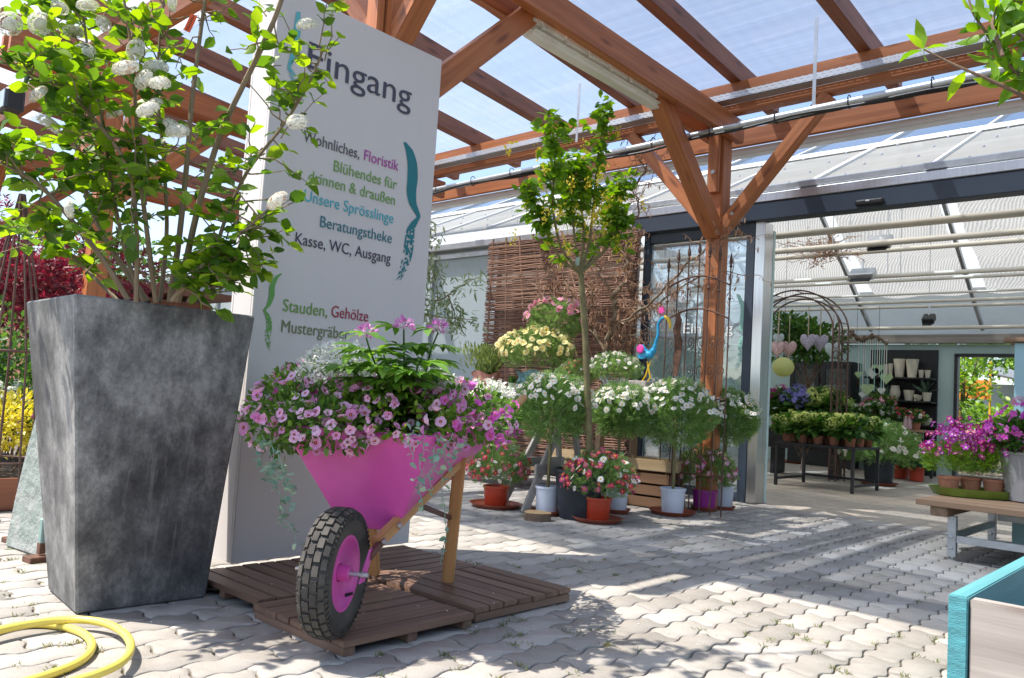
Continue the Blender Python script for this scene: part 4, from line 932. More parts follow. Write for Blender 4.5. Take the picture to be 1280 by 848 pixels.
for k, st in enumerate(stems):
    pts = np.array([atd(x, y, D0+dz*.9) for x, y, dz in st]); n = len(pts)*4; t = np.linspace(0, len(pts)-1, n)
    cv = np.stack([np.interp(t, np.arange(len(pts)), pts[:, c]) for c in range(3)], 1)
    for _ in range(3): cv[1:-1] = (cv[:-2]+cv[1:-1]*2+cv[2:])/4
    MB().tube(cv, np.linspace(rad0[k], rad0[k]*.4, n), 7).build('stem', MT['bark'], vb, True, smooth=True)
    tw = MB(); i0 = int(n*.33)
    for i in range(2 if k in (6, 10) else i0, n):
        ntw = 2 if RNG.random() < .75 else 1
        if k in (0, 1) and i < n*.62: ntw = 1 if RNG.random() < .35 else 0
        v_ = cv[i]-CAM; u_ = (v_ @ RT)/(v_ @ FW)*F_PX+640; w_ = 424-(v_ @ UP)/(v_ @ FW)*F_PX
        if u_ > 330 and w_ > 75 and RNG.random() < .4: continue
        for _ in range(ntw):
            d = unit(RNG.normal(size=3)*[1, 1, .6]+[0, 0, .35]); L_ = RNG.uniform(.08, .24)*(1 if k != 10 else .8); q = wob(cv[i], cv[i]+d*L_, 6, .008); tw.tube(q, np.linspace(.0035, .0016, 6), 4)
            for j in range(1, 6):
                for s in (-1, 1):
                    if RNG.random() < .85:
                        ax = unit(np.cross(d, [0, 0, 1.0]))*s*.9+d*.6+RNG.normal(size=3)*.25; PL.append(q[j]); DL.append(ax)
            PL.append(q[-1]); DL.append(d)
            if RNG.random() < .06: heads.append((q[-1]+d*.01, d))
    tag(tw.build('twigs', MT['bark'], vb, True), kind='stuff')
PL = np.array(PL); DL = np.array(DL); hz_ = (PL[:, 2]-.85)/SUN[2]; sx_ = PL[:, :2]-SUN[None, :2]*hz_[:, None]      # keep the side over the barrow airy
hd_ = np.array([(p-CAM) @ RT/((p-CAM) @ FW)*F_PX+640 for p in PL]); vt_ = np.array([424-(p-CAM) @ UP/((p-CAM) @ FW)*F_PX for p in PL])
kp0 = (RNG.random(len(PL)) < np.where((hd_ > 385) & (vt_ > 40), .5, .88)) & (hd_ < 425) & (np.hypot(hd_-238, vt_-29) > 24)
kp = kp0 & (np.hypot(sx_[:, 0]+2.42, sx_[:, 1]-1.92) > .42) | kp0 & (RNG.random(len(PL)) < .62); PL = PL[kp]; DL = DL[kp]
leaves('foliage', np.array(PL), np.array(DL), .056, MT['lf_vib'], vb, BROAD, up=.55, world=True, jit=.5)
hp = [(48, 118, .20), (60, 156, .1), (157, 85, .15), (170, 62, .05), (180, 100, .12), (192, 135, .05), (372, 153, .1), (347, 251, .15), (105, 68, .05), (50, 30, .2), (12, 30, .1), (185, 138, .2), (200, 105, .15), (92, 40, 0), (215, 158, 0), (88, 262, .15), (110, 8, .1), (218, 2, 0), (385, 32, 0), (145, 142, .05), (75, 10, .1), (195, 85, 0), (130, 30, .1), (222, 165, .1)]
hh = [(atd(x, y, D0-.16-dz), unit(np.array([.25, -.45, .75]))) for x, y, dz in hp]+heads[:2]
flowers(vb, 'vib', np.array([h[0] for h in hh]), np.array([h[1] for h in hh])+[.1, -.25, .35], .038, True, 'flower_head', .25)
tg_ = atd(238, 29, D0+.03); ux = RT*.42+UP*.9; uy = RT*.9-UP*.42
MT['tag'] = M('orange_tag', (.80, .10, .02), .5, .03, 3)
m = MB(); m.add([tg_+ux*a*.034+uy*b*.013+FW*c for c in (0, .001) for a, b in ((-1, -1), (1, -1), (1, 1), (-1, 1))], [(0, 1, 2, 3), (7, 6, 5, 4)]+[(i, i+4, (i+1) % 4+4, (i+1) % 4) for i in range(4)])
MB().tube([tg_+ux*.032, tg_+ux*.045+FW*.03, atd(250, 40, D0+.1)], .0012, 4).build('tag_thread', MT['black'], vb, True)
tgo = m.build('plant_tag', MT['tag'], vb, True)
tgo['label'] = 'orange plastic tag marked as sold'
me = text_mesh('VERKAUFT', .009); c_ = np.zeros(len(me.vertices)*3, dtype=np.float32); me.vertices.foreach_get('co', c_); c_ = c_.reshape(-1, 3); c_[:, 0] -= c_[:, 0].mean(); c_[:, 1] -= .0045
me.vertices.foreach_set('co', (tg_[None, :]-FW*.0012-c_[:, :1]*-1*ux[None, :]*-1+c_[:, 1:2]*-1*uy[None, :]).astype(np.float32).ravel()); me.materials.clear(); me.materials.append(MT['black']); obj('tag_lettering', me, tgo, True)

# ------------------------------------------------------------------ pots in front of the shop
grp = 'potted plants in front of the shop'
def spot(px, py): return onZ(px, py, 0)
p = spot(619, 634); saucer(p, .20, 'wide terracotta saucer under the red daisies left of the trestle')
marguerite('red_daisy_pot', 'red and pink daisy bush in a red pot left of the grey trestle', p, (.085, .10, .155, MT['redpot']), .31, (.23, .23, .165), 'redd', 120, .022, grp, nl=1000, lsz=.05, zmin=-.5, tmpl=FEATHER)
p = spot(746, 652); saucer(p, .185, 'terracotta saucer under the frontmost red pot')
marguerite('red_daisy_pot', 'pink and white daisy bush in a red pot in front of the dark tub', p, (.085, .10, .165, MT['redpot']), .32, (.25, .25, .17), 'redd', 120, .025, grp, nl=1000, lsz=.05, zmin=-.5)
p = spot(880, 638); saucer(p, .115, 'small terracotta saucer under the purple pot')
marguerite('pink_daisy_pot', 'loose pink daisy bush in a bright purple pot by the timber post', p, (.09, .105, .165, MT['magenta']), .34, (.24, .24, .17), 'roses', 60, .024, grp, nl=900, lsz=.055, zmin=-.4)
std = 'white daisy standards'
def standard(px, py, pr, cz, R, label, slabel, sr, nf=62, pm='whitepot'):
    p = spot(px, py); saucer(p, sr, slabel)
    return marguerite('daisy_standard', label, p, (pr*.88, pr, .20, MT[pm]), cz, (R, R, R*.90), 'white', int(nf*2.2), .0255, std, stem=True, nl=1300, lsz=.075, zmin=.02, top=1.4, ft=.25)
standard(683, 643, .092, .80, .265, 'white daisy standard with flat flower top beside the grey trestle', 'small terracotta saucer behind the log slice', .12)
standard(770, 641, .09, .80, .21, 'white daisy standard behind the slim yellow flowering tree', 'terracotta saucer behind the frontmost red pot', .11)
standard(840, 643, .10, .80, .285, 'white daisy standard in a pale pot on the widest saucer', 'wide terracotta saucer left of the purple pot', .185)
standard(904, 637, .085, .80, .24, 'white daisy standard in front of the timber post, rightmost of them', 'terracotta saucer under the white pot by the door', .10, 56)
# log slice
p = spot(671, 650); m = MB(); pr_ = [(.098*(1+.06*math.sin(a*3)+.03*math.sin(a*7)), a) for a in np.linspace(0, 6.283, 29)[:-1]]
mlog, tlog, blog = nm('log_slice'); 
wvl = ND(tlog, 'ShaderNodeTexWave', wave_type='RINGS', rings_direction='Z'); wvl.inputs['Scale'].default_value = 18; wvl.inputs['Distortion'].default_value = 2.0; tcl_ = ND(tlog, 'ShaderNodeTexCoord'); tlog.links.new(tcl_.outputs['Object'], wvl.inputs['Vector'])
tlog.links.new(ramp(tlog, wvl.outputs['Fac'], [(.2, (.30, .18, .08)), (.8, (.48, .33, .17))]), blog.inputs['Base Color']); blog.inputs['Roughness'].default_value = .8
n_ = len(pr_); V = [(r*math.cos(a), r*math.sin(a), z) for z in (0, .055) for r, a in pr_]
ls = mk('log_slice', V, [tuple(range(n_))[::-1], tuple(range(n_, 2*n_))]+[(k, (k+1) % n_, (k+1) % n_+n_, k+n_) for k in range(n_)], [mlog, MT['bark2']], midx=[0, 0]+[1]*n_); ls.location = Vector(p); tag(ls, 'thin round slice of a log lying in front of the white pots', 'log slice')

# ------------------------------------------------------------------ slim laburnum tree in the dark tub
p = onZ(722, 648); 
tb = thing('plastic_tub', 'large dark blue plastic tub holding the slim tree', 'tub', p)
pot(tb, .14, .19, .36, MT['darkpot'], .015)
lt = thing('laburnum_tree', 'slim young laburnum tree with yellow hanging flowers in the dark tub', 'tree', (p[0], p[1], .33))
dL = depth(p); tp = [atd(x, y, dL) for x, y in ((738, 600), (737, 560), (734, 480), (731, 410), (726, 342))]; tp[0] = np.array([p[0], p[1], .33])
tpx = np.array(tp); t = np.linspace(0, 4, 17); cv = np.stack([np.interp(t, range(5), tpx[:, c]) for c in range(3)], 1)
MB().tube(cv, np.linspace(.027, .022, 17)*(1+.06*np.sin(np.arange(17)*2.1)), 10).build('trunk', MT['greenbark'], lt, True, smooth=True)
limbs = [[(726, 342), (700, 310), (690, 260), (694, 200), (690, 150)], [(726, 342), (718, 300), (715, 250), (705, 200)], [(726, 342), (738, 300), (742, 250), (748, 190), (758, 130)],
         [(726, 342), (745, 315), (755, 280), (768, 240), (785, 230)], [(726, 342), (700, 325), (688, 300), (672, 265), (662, 235)], [(726, 342), (730, 290), (725, 240), (722, 205)], [(726, 342), (760, 310), (772, 285), (776, 262)]]
PL = []; DL = []; RP = []; RD = []
lm = MB()
lab_tw = MB()
for k, lb_ in enumerate(limbs):
    pts = np.array([atd(x, y, dL+((k*37) % 7-3)*.045*i) for i, (x, y) in enumerate(lb_)]); n = 22; t = np.linspace(0, len(pts)-1, n); cv = np.stack([np.interp(t, range(len(pts)), pts[:, c]) for c in range(3)], 1)
    for _ in range(2): cv[1:-1] = (cv[:-2]+2*cv[1:-1]+cv[2:])/4
    MB().tube(cv, np.linspace(.013, .004, n), 7).build('limb', MT['greenbark'], lt, True, smooth=True)
    for i in range(5, n):
        for _ in range((5 if i > 15 else (4 if (i+k) % 4 else 1)) if i > 10 else (1 if i % 2 else 0)):
            d = unit(RNG.normal(size=3)*[1, 1, .7]); q = cv[i]+d*RNG.uniform(.015, .085)*(.75 if i < 15 else 1.0); lab_tw.tube([cv[i], q], .002, 3)
            for s in range(2):
                c = q+RNG.normal(size=3)*.03; ax = unit(RNG.normal(size=3)+[0, 0, -.2])
                for f in (-.9, 0, .9): sd = unit(np.cross(ax, [0, 0, 1.])); PL.append(c); DL.append(ax*math.cos(f)+sd*math.sin(f))
        if i > 7 and RNG.random() < .6: 
            q = cv[i]+RNG.normal(size=3)*[.1, .1, .02]-[0, 0, .02]; L_ = RNG.uniform(.06, .11)
            for z in np.linspace(0, L_, int(L_/.008)):
                w_ = .026*(1-z/L_*.75)
                for _ in range(2): RP.append(q+[RNG.normal()*w_, RNG.normal()*w_, -z]); RD.append(RNG.normal(size=3))
lab_tw.build('twigs', MT['greenbark'], lt, True)
leaves('foliage', np.array(PL), np.array(DL), .07, MT['lf_lab'], lt, LEAF, up=.5, world=True)
leaves('flower_chains', np.array(RP), np.array(RD), .026, MT['p_lab'], lt, LEAF, up=.2, world=True)
pt_ = atd(705+17, 322, dL-.05); m = MB().box(pt_+[0, 0, -.03], (.035, .002, .06)); m.build('plant_tag', M('pale_green_tag', (.35, .5, .42), .5), lt, True)

# ------------------------------------------------------------------ trestle, table and crates
p0 = onZ(655, 641); ts = thing('wooden_trestle', 'weathered grey wooden trestle standing on splayed legs behind the log slice', 'trestle', p0)
GW = MT['greywood']
tx, ty = p0[0], p0[1]
ap = np.array([tx+.12, ty+.30, .80])
for dy in (0, .62):
    o_ = np.array([.0, dy, 0])+np.array([-.30*(dy > 0), 0, 0])
    bar('leg', (tx+o_[0], ty+o_[1]*.1, 0), ap+o_*[1, .3, 0]+[0, 0, 0], .035, .055, GW, ts, bev=.004)
    bar('leg', (tx+o_[0]+.1, ty+.62+o_[1]*.1, 0), ap+o_*[1, .3, 0]+[.03, .03, 0], .035, .055, GW, ts, bev=.004)
bar('crossbar', (tx+.07, ty+.02, .33), (tx+.10, ty+.60, .33), .025, .075, GW, ts, bev=.003); bar('crossbar', (tx-.2, ty+.1, .36), (tx-.17, ty+.66, .36), .025, .075, GW, ts, bev=.003)
bar('top_beam', ap+[.06, .03, -.04], ap+[-.36, .03, -.04], .06, .07, GW, ts, bev=.004)
tt = thing('display_table', 'old brown wooden table under the potted plants by the willow screen', 'table', (-5.2, 6.0, 0))
for k in range(5): bar('top_plank', (-6.1, 5.68+k*.15, .885), (-4.05, 5.68+k*.15, .885), .142, .03, MT['table'], tt, bev=.003)
for X in (-5.98, -4.15):
    for Y in (5.7, 6.22): bar('leg', (X, Y, 0), (X, Y, .868), .06, .06, MT['table'], tt, up=(0, 1, 0), bev=.004)
for Y in (5.7, 6.22): bar('apron', (-5.94, Y, .81), (-4.19, Y, .81), .025, .10, MT['table'], tt, bev=.003)
bar('shelf_board', (-5.94, 5.96, .22), (-4.19, 5.96, .22), .5, .025, MT['table'], tt, bev=.003)
def crate(label, loc, rz, d, mat, nsl, z0=0.0):
    t = thing('wooden_crate', label, 'crate', loc, rz, 'wooden crates behind the daisy standards'); lx, ly, lz = d; h = lz/nsl
    for k in range(nsl):
        z = h*(k+.5)
        for s in (-1, 1):
            bar('slat', (-lx/2, s*(ly/2-.008), z), (lx/2, s*(ly/2-.008), z), .014, h*.82, mat, t, world=False, bev=.002)
            bar('slat', (s*(lx/2+.0075), -ly/2+.001, z), (s*(lx/2+.0075), ly/2-.001, z), .014, h*.82, mat, t, world=False, bev=.002)
    for sx in (-1, 1):
        for sy in (-1, 1): bar('corner_post', (sx*(lx/2-.018), sy*(ly/2-.033), .004), (sx*(lx/2-.018), sy*(ly/2-.033), lz-.004), .03, .03, mat, t, world=False, up=(0, 1, 0), bev=.002)
    bar('crate_floor', (-lx/2+.002, 0, .012), (lx/2-.002, 0, .012), ly-.035, .012, mat, t, world=False, bev=.001); return t
crate('brown slatted crate standing on the paving under the pale crate', (-3.83, 6.05, 0), .12, (.46, .36, .30), MT['crate_dark'], 3)
crate('pale shallow crate lying across the brown crate', (-3.80, 6.02, .305), .22, (.50, .30, .115), MT['crate'], 1)
crate('pale crate behind the tall yellow flowering tree stem', (-4.45, 5.75, .245), .05, (.36, .26, .20), MT['crate'], 2)

# ------------------------------------------------------------------ on the table
YT = 5.95
def tpos(px, Y=YT): q = onY(px, 487, Y); return (q[0], Y, .901)
MT['pinkwrap'] = M('pink_crepe_wrap', (.62, .32, .27), .8, .15, 30, .8); MT['bluewrap'] = M('blue_crepe_wrap', (.16, .33, .35), .75, .25, 22, 1.0); MT['cello'] = sheer('cellophane', (.82, .88, .88), .22, .4, .05, 1.8)
def wrapped(name, label, px, Y, pr, ph, wm, lf, cz, R, kind, nf, fs, lsz=.05, tmpl=FEATHER, nl=700, cat='potted plant'):
    p = tpos(px, Y); t = marguerite(name, label, p, (pr*.85, pr, ph, MT['terra']), cz, R, kind, nf, fs, 'plants on the display table', nl=nl, lsz=lsz, zmin=-.2, top=.6, lmat=lf, tmpl=tmpl, z0=.002) if nf else None
    return t
def wrapskin(t, r, h, mat, seed):
    n = 48; V = []; rr = random.Random(seed)
    ph = [rr.uniform(0, 6.28) for _ in range(4)]
    for z, f in ((0.001, .98), (h*.3, 1.04), (h*.62, 1.1), (h*.85, 1.0), (h*1.12, 1.22)):
        for k in range(n):
            a = 6.2832*k/n; w = 1+.05*math.sin(5*a+ph[0])+.04*math.sin(9*a+ph[1]+z*30)+(.07*math.sin(11*a+ph[2]) if z > h else 0); V.append((r*f*w*math.cos(a), r*f*w*math.sin(a), z+(.02*math.sin(4*a+ph[3]) if z > h else 0)))
    mk('wrapping', V, [(l*n+k, l*n+(k+1) % n, (l+1)*n+(k+1) % n, (l+1)*n+k) for l in range(4) for k in range(n)], mat, t, smooth=True)
# lavender / rosemary
lv = thing('lavender_pot', 'bushy upright lavender in a pot wrapped in pink crepe with a bow', 'potted plant', tpos(607), 0, 'plants on the display table')
pot(lv, .10, .115, .18, MT['terra'], z0=.002); wrapskin(lv, .125, .18, MT['pinkwrap'], 4)
P = np.stack([RNG.normal(size=1200)*.07, RNG.normal(size=1200)*.07, RNG.uniform(.17, .46, 1200)], 1); P[:, :2] *= (.6+1.6*(P[:, 2:]-.17)/.3)
leaves('foliage', P, RNG.normal(size=(1200, 3))*.35+P*[1.5, 1.5, 0]+[0, 0, 1], .06, L('lavender_leaf', [(.1, .17, .04), (.2, .28, .07), (.3, .36, .12)], .25), lv, LANCE, up=.1)
m = MB()
for s in (-1, 1): m.tube([(.09, -.1, .07), (.10+.05*s, -.15, .12), (.10+.1*s, -.14, .10), (.10+.09*s, -.14, .04), (.09, -.1, .065)], [.012, .025, .02, .02, .012], 8)
m.build('bow', MT['pinkwrap'], lv, smooth=True)
t = wrapped('yellow_daisy_pot', 'pale yellow daisy bush in a pot wrapped in blue green crepe', 668, YT, .13, .18, None, 'lf_marg', .42, (.34, .34, .22), 'yellow', 130, .034, nl=1300); wrapskin(t, .155, .20, MT['bluewrap'], 9)
t = wrapped('cellophane_pot', 'red daisies in clear cellophane left of the white wrapped ones', 722, 5.9, .075, .12, None, 'lf_marg', .22, (.17, .17, .11), 'redd', 40, .022, nl=500); wrapskin(t, .10, .17, MT['cello'], 11)
t = wrapped('cellophane_pot', 'white daisies in clear cellophane beside the red wrapped ones', 768, 5.9, .085, .13, None, 'lf_marg', .27, (.22, .22, .13), 'white', 60, .021, nl=600); wrapskin(t, .11, .17, MT['cello'], 12)
p = tpos(690, 6.2); marguerite('pink_daisy_standard', 'pink daisy standard rising behind the yellow daisies', p, (.08, .095, .16, MT['darkpot']),   .76, (.28, .28, .2), 'pinkd', 80, .036, 'plants on the display table', stem=True, nl=1000, lsz=.06, zmin=.0, top=1.2, z0=.002)
p = tpos(640, 5.72); so_ = thing('spring_onion_pot', 'small bunch of young onions in a pale glass beside the blue wrapped pot', 'potted plant', (p[0], p[1], .901)); pot(so_, .03, .042, .1, M('pale_green_glass', (.5, .62, .45), .2), .004, .002, n=16)
leaves('foliage', np.stack([RNG.normal(size=40)*.014, RNG.normal(size=40)*.014, np.full(40, .09)], 1), RNG.normal(size=(40, 3))*.3+[0, 0, 1], .09, MT['lf_mid'], so_, NARROW, up=.1)
p = tpos(803, 5.82); st = thing('stone_pot', 'square grey stone pot holding the painted metal bird', 'pot', (p[0]+.0, p[1], .901)); MB().add([(x*r, y*r, z) for z, r in ((0, .075), (.17, .09), (.17, .078), (.03, .07)) for x, y in ((-1, -1), (1, -1), (1, 1), (-1, 1))], [(0, 1, 2, 3)]+[(l*4+k, l*4+(k+1) % 4, (l+1)*4+(k+1) % 4, (l+1)*4+k) for l in range(3) for k in range(4)]).build('pot_body', M('pale_stone', (.42, .37, .33), .85, .2, 30, .3), st, bevel=.004)
mk('soil', [(x*.074, y*.074, .14) for x, y in ((-1, -1), (1, -1), (1, 1), (-1, 1))], [(0, 1, 2, 3)], MT['soil'], st)

# painted metal bird on its legs
bx = p[0]; B = lambda x, y: onY(x, y, 5.80)
bird = thing('metal_bird', 'blue painted metal bird ornament with pink crest and yellow legs', 'garden ornament', (bx, 5.8, 1.04))
bodyM = M('blue_bird_paint', (.02, .32, .58), .35, .1); pinkM = M('pink_bird_paint', (.75, .05, .32), .35, .1); yelM = M('yellow_bird_paint', (.80, .50, .02), .35, .1)
def sm(pts, k=5): 
    q = np.array(pts, float); t = np.linspace(0, len(q)-1, len(q)*k); c = np.stack([np.interp(t, range(len(q)), q[:, i]) for i in range(3)], 1)
    for _ in range(3): c[1:-1] = (c[:-2]+2*c[1:-1]+c[2:])/4
    return c
MB().tube(sm([B(804, 431), B(806, 440), B(812, 445), B(817, 438), B(821, 425)], 5), [.010]*3+[.024]*3+[.033]*5+[.035]*4+[.027]*4+[.016]*3+[.010]*3, 12).build('bird_body', bodyM, bird, True, smooth=True)
MB().tube(sm([B(819, 430), B(823, 418), B(822, 406), B(827, 398), B(833, 397)], 5), np.linspace(.013, .011, 25), 10).build('bird_neck', bodyM, bird, True, smooth=True)
MB().tube(sm([B(831, 396), B(836, 399), B(838, 408), B(837, 413)], 4), [.014]*4+[.016]*4+[.012]*4+[.008, .006, .004, .002], 10).build('beak', yelM, bird, True, smooth=True)
V = []
for k in range(14): a = 6.2832*k/14; r = (.042 if k % 2 else .02); V.append((r*math.cos(a), r*math.sin(a)))
c = B(827, 388); MB().prism(V, lambda a, b, t: (c[0]+a, c[1]-.004+t, c[2]+b), .008).build('crest', pinkM, bird, True)
c = B(804, 437); MB().lathe([(.002, -.01), (.03, -.008), (.038, 0), (.03, .008), (.002, .01)], c+[0, -.045, 0], 16, axis=1).build('wing', pinkM, bird, True, smooth=True)
c = B(802, 445); MB().lathe([(.002, -.012), (.04, -.01), (.046, 0), (.04, .01), (.002, .012)], c+[.02, -.02, 0], 16, axis=1, sx=.7).build('wing', bodyM, bird, True, smooth=True)
MB().tube([B(813, 452), B(807, 470), np.array([bx-.02, 5.80, 1.03])], .007, 8).build('bird_leg', yelM, bird, True); MB().tube([B(809, 452), B(813, 472), np.array([bx+.03, 5.80, 1.03])], .007, 8).build('bird_leg', yelM, bird, True)
MB().tube([B(825, 392), B(827, 394)], .006, 8).build('bird_eye', MT['black'], bird, True)

# iron trellis
tl = thing('iron_trellis', 'rusty wrought iron trellis with spear finials standing before the timber post', 'trellis', (-3.5, 6.02, 0))
YR = 6.02; xs = [onY(x, 400, YR)[0] for x in (833, 845, 858, 871, 884, 897, 911)]
hts = [2.05, 2.12, 2.15, 2.17, 2.15, 2.12, 2.05]
for x, h in zip(xs, hts):
    m = MB().tube([(x, YR, 0), (x, YR, h)], .006, 6); m.lathe([(.003, 0), (.016, .012), (.008, .025), (.017, .05), (.013, .075), (.002, .13)], (x, YR, h-.01), 8); m.lathe([(.006, 0), (.015, .015), (.006, .03)], (x, YR, h-.28), 8); m.build('bar', MT['rusty'], tl, True, smooth=True)
for z in (1.90, 1.62, .95, .32):
    MB().tube([(xs[0]+(xs[-1]-xs[0])*t, YR-.008, z+(.09*math.sin(math.pi*t) if z > 1.5 else 0)) for t in np.linspace(0, 1, 13)], .008, 6).build('rail', MT['rust'], tl, True, smooth=True)
for i in range(6):
    xm = (xs[i]+xs[i+1])/2
    for z in (1.42, 1.18, .72, .5):
        s = 1 if i % 2 else -1
        pts = [(xm+s*(.006+.034*(a/9.4))*math.cos(a+1.57)*.95, YR, z+(.006+.055*(a/9.4))*math.sin(a+1.57)) for a in np.linspace(0, 9.4, 30)]
        MB().tube(pts, .0035, 4).build('scroll', MT['rusty'], tl, True, smooth=True)
fs = thing('rust_flame_stake', 'wavy rusty metal garden stake beside the painted bird', 'garden ornament', (onY(846, 420, 5.9)[0], 5.9, 0))
ol = [(848, 388), (852, 400), (850, 415), (853, 430), (850, 450), (846, 470), (842, 470), (841, 450), (844, 430), (841, 412), (845, 400)]
MB().prism([(onY(x, y, 5.9)[0], onY(x, y, 5.9)[2]) for x, y in ol], lambda a, b, t: (a, 5.9+t, b), .006).build('flame_plate', MT['rust'], fs, True)
MB().tube([(onY(845, 465, 5.9)[0], 5.903, 0), (onY(845, 465, 5.9)[0], 5.903, 1.0)], .006, 6).build('stake_rod', MT['rust'], fs, True)

# ------------------------------------------------------------------ corkscrew hazel and weeping pear
hz = thing('corkscrew_hazel', 'bare corkscrew hazel with twisted branches and dry brown catkins against the willow screen', 'tree', (onY(757, 440, 6.55)[0], 6.55, 0))
YH = 6.6; CP = []; CD = []
def twist(pxs, r0, r1, dy=0.0, n=8, w=.022, name='branch'):
    q = np.array([onY(x, y, YH+dy*i/len(pxs)) for i, (x, y) in enumerate(pxs)]); t = np.linspace(0, len(q)-1, len(q)*n); c = np.stack([np.interp(t, range(len(q)), q[:, i]) for i in range(3)], 1)
    k = np.arange(len(c)); f = np.minimum(1, k/10)[:, None]
    c = c+f*w*np.stack([np.sin(k*.85+q[0, 0]*9), np.cos(k*.85+q[0, 2]*7), .7*np.sin(k*.61+1)], 1)
    for _ in range(1): c[1:-1] = (c[:-2]+2*c[1:-1]+c[2:])/4
    MB().tube(c, np.linspace(r0, r1, len(c)), 6).build(name, MT['bark' if r0 > .008 else 'twig'], hz, True, smooth=True); return c
hb = onY(757, 440, YH); MB().tube([(hb[0]+.02, YH, 0), (hb[0]-.02, YH, .5), (hb[0]+.03, YH-.02, 1.0), (hb[0], YH, hb[2])], [.05, .042, .038, .034], 10).build('trunk', MT['bark2'], hz, True, smooth=True)
B1 = [twist([(757, 440), (762, 415), (770, 390), (766, 370), (780, 355), (784, 330), (782, 305), (790, 285)], .032, .012, -.1), twist([(790, 285), (800, 260), (792, 235), (806, 215), (800, 190), (812, 175)], .011, .003, -.3),
      twist([(757, 430), (770, 408), (790, 395), (815, 378), (840, 350), (868, 322), (900, 300), (925, 290)], .017, .004, -.5, w=.012), twist([(768, 410), (800, 395), (830, 375), (862, 352), (890, 340), (925, 342)], .012, .003, -.5, w=.014),
      twist([(757, 440), (742, 415), (735, 395), (742, 370), (728, 350), (735, 330)], .02, .006), twist([(745, 420), (720, 400), (700, 375), (680, 370), (668, 350)], .012, .004), twist([(770, 370), (750, 345), (745, 320), (758, 300)], .012, .004), twist([(735, 395), (712, 365), (700, 335), (690, 320)], .01, .003),
      twist([(782, 320), (765, 300), (750, 285), (735, 290)], .008, .003), twist([(757, 425), (775, 430), (790, 420), (800, 432)], .01, .003)]
tw = MB()
for c in B1:
    for i in range(6, len(c), 2):
        for _ in range(2):
            d = unit(RNG.normal(size=3)*[1, .5, .8]); Ln = RNG.uniform(.12, .34); k = np.arange(12)
            q = c[i]+d*(k/11)[:, None]*Ln+.028*np.stack([np.sin(k*.9+i), .6*np.cos(k*.9+i), np.sin(k*.7+i*2)-math.sin(i*2)], 1)*(k/11)[:, None]; tw.tube(q, np.linspace(.004, .0015, 12), 4)
            for j in range(3, 12):
                if RNG.random() < .62: CP.append(q[j]); CD.append((RNG.normal()*.3, RNG.normal()*.3, -1))
tw.build('twigs', MT['twig'], hz, True, smooth=True)
leaves('catkins', np.array(CP), np.array(CD), .05, MT['lf_dry'], hz, LANCE, up=.1, world=True)
pot(hz, .2, .24, .4, MT['darkpot'])

wp = thing('weeping_pear', 'grey green weeping pear reaching out from behind the entrance sign', 'tree', onZ(455, 640))
b0 = onZ(455, 640); dw = depth(b0); PL = []; DL = []
MB().tube([b0, atd(462, 520, dw), atd(470, 400, dw), atd(478, 330, dw), atd(490, 280, dw)], [.035, .03, .026, .022, .015], 8).build('trunk', MT['bark2'], wp, True, smooth=True)
for pxs in ([(478, 330), (510, 300), (530, 310), (545, 350), (548, 385)], [(490, 280), (520, 290), (540, 320), (552, 350)], [(470, 370), (510, 370), (548, 378), (570, 362), (590, 350), (603, 345)], [(470, 400), (520, 392), (560, 398), (596, 400)], [(478, 330), (515, 350), (532, 380), (540, 410)], [(490, 280), (460, 300), (440, 340)], [(485, 300), (525, 330), (535, 350)], [(560, 370), (568, 390), (570, 410)], [(490, 280), (515, 262), (535, 285), (540, 300)]):
    q = np.array([atd(x, y, dw-.05*i) for i, (x, y) in enumerate(pxs)]); t = np.linspace(0, len(q)-1, 26); c = np.stack([np.interp(t, range(len(q)), q[:, i]) for i in range(3)], 1)
    for _ in range(2): c[1:-1] = (c[:-2]+2*c[1:-1]+c[2:])/4
    MB().tube(c, np.linspace(.007, .002, 26), 5).build('branch', MT['bark2'], wp, True, smooth=True)
    for i in range(7, 26):
        for _ in range(5): PL.append(c[i]+RNG.normal(size=3)*.04); DL.append(RNG.normal(size=3)*[1, 1, .5]+[0, 0, -.8])
leaves('foliage', np.array(PL), np.array(DL), .06, MT['lf_olive'], wp, LANCE, up=.2, world=True)

# ------------------------------------------------------------------ bench with the oval tray, right
bn = thing('steel_bench', 'low bench of grey steel legs with a brown wooden top under the green tray', 'bench', (-.9, 6.2, 0))
zb = .375; X0, X1, Y0, Y1 = -1.57, .35, 5.60, 7.0
for k in range(7): bar('top_plank', (X0, Y0+.1+k*.2, zb-.018), (X1, Y0+.1+k*.2, zb-.018), .192, .035, MT['table'], bn, bev=.003)
bar('batten', (X0+.13, Y0+.03, zb-.065), (X0+.13, Y1-.03, zb-.065), .10, .06, MT['table'], bn)
for X in (-1.39, .15):
    for Y in (5.76, 6.85):
        bar('leg', (X, Y, .025), (X, Y, zb-.095), .05, .05, MT['steel'], bn, up=(0, 1, 0), bev=.004)
        MB().lathe([(.028, 0), (.028, .006), (.008, .012), (.008, .03)], (X, Y, 0), 12).build('foot', MT['steel'], bn, True)
        for z in (.08, .15, .27): MB().lathe([(.012, 0), (.010, -.008), (.003, -.01)], (X, Y-.026, z), 10, axis=1).build('bolt', MT['steel'], bn, True)
    bar('side_rail', (X, 5.79, .15), (X, 6.82, .15), .03, .045, MT['steel'], bn, bev=.003)
bar('rail', (-1.36, 5.74, .14), (.12, 5.74, .14), .02, .045, MT['steel'], bn, bev=.003); bar('rail', (-1.36, 6.87, .2), (.12, 6.87, .2), .02, .045, MT['steel'], bn, bev=.003)
c = onZ(1208, 622, zb); ct = np.array([c[0]+.02, c[1]+.12, zb+.002])
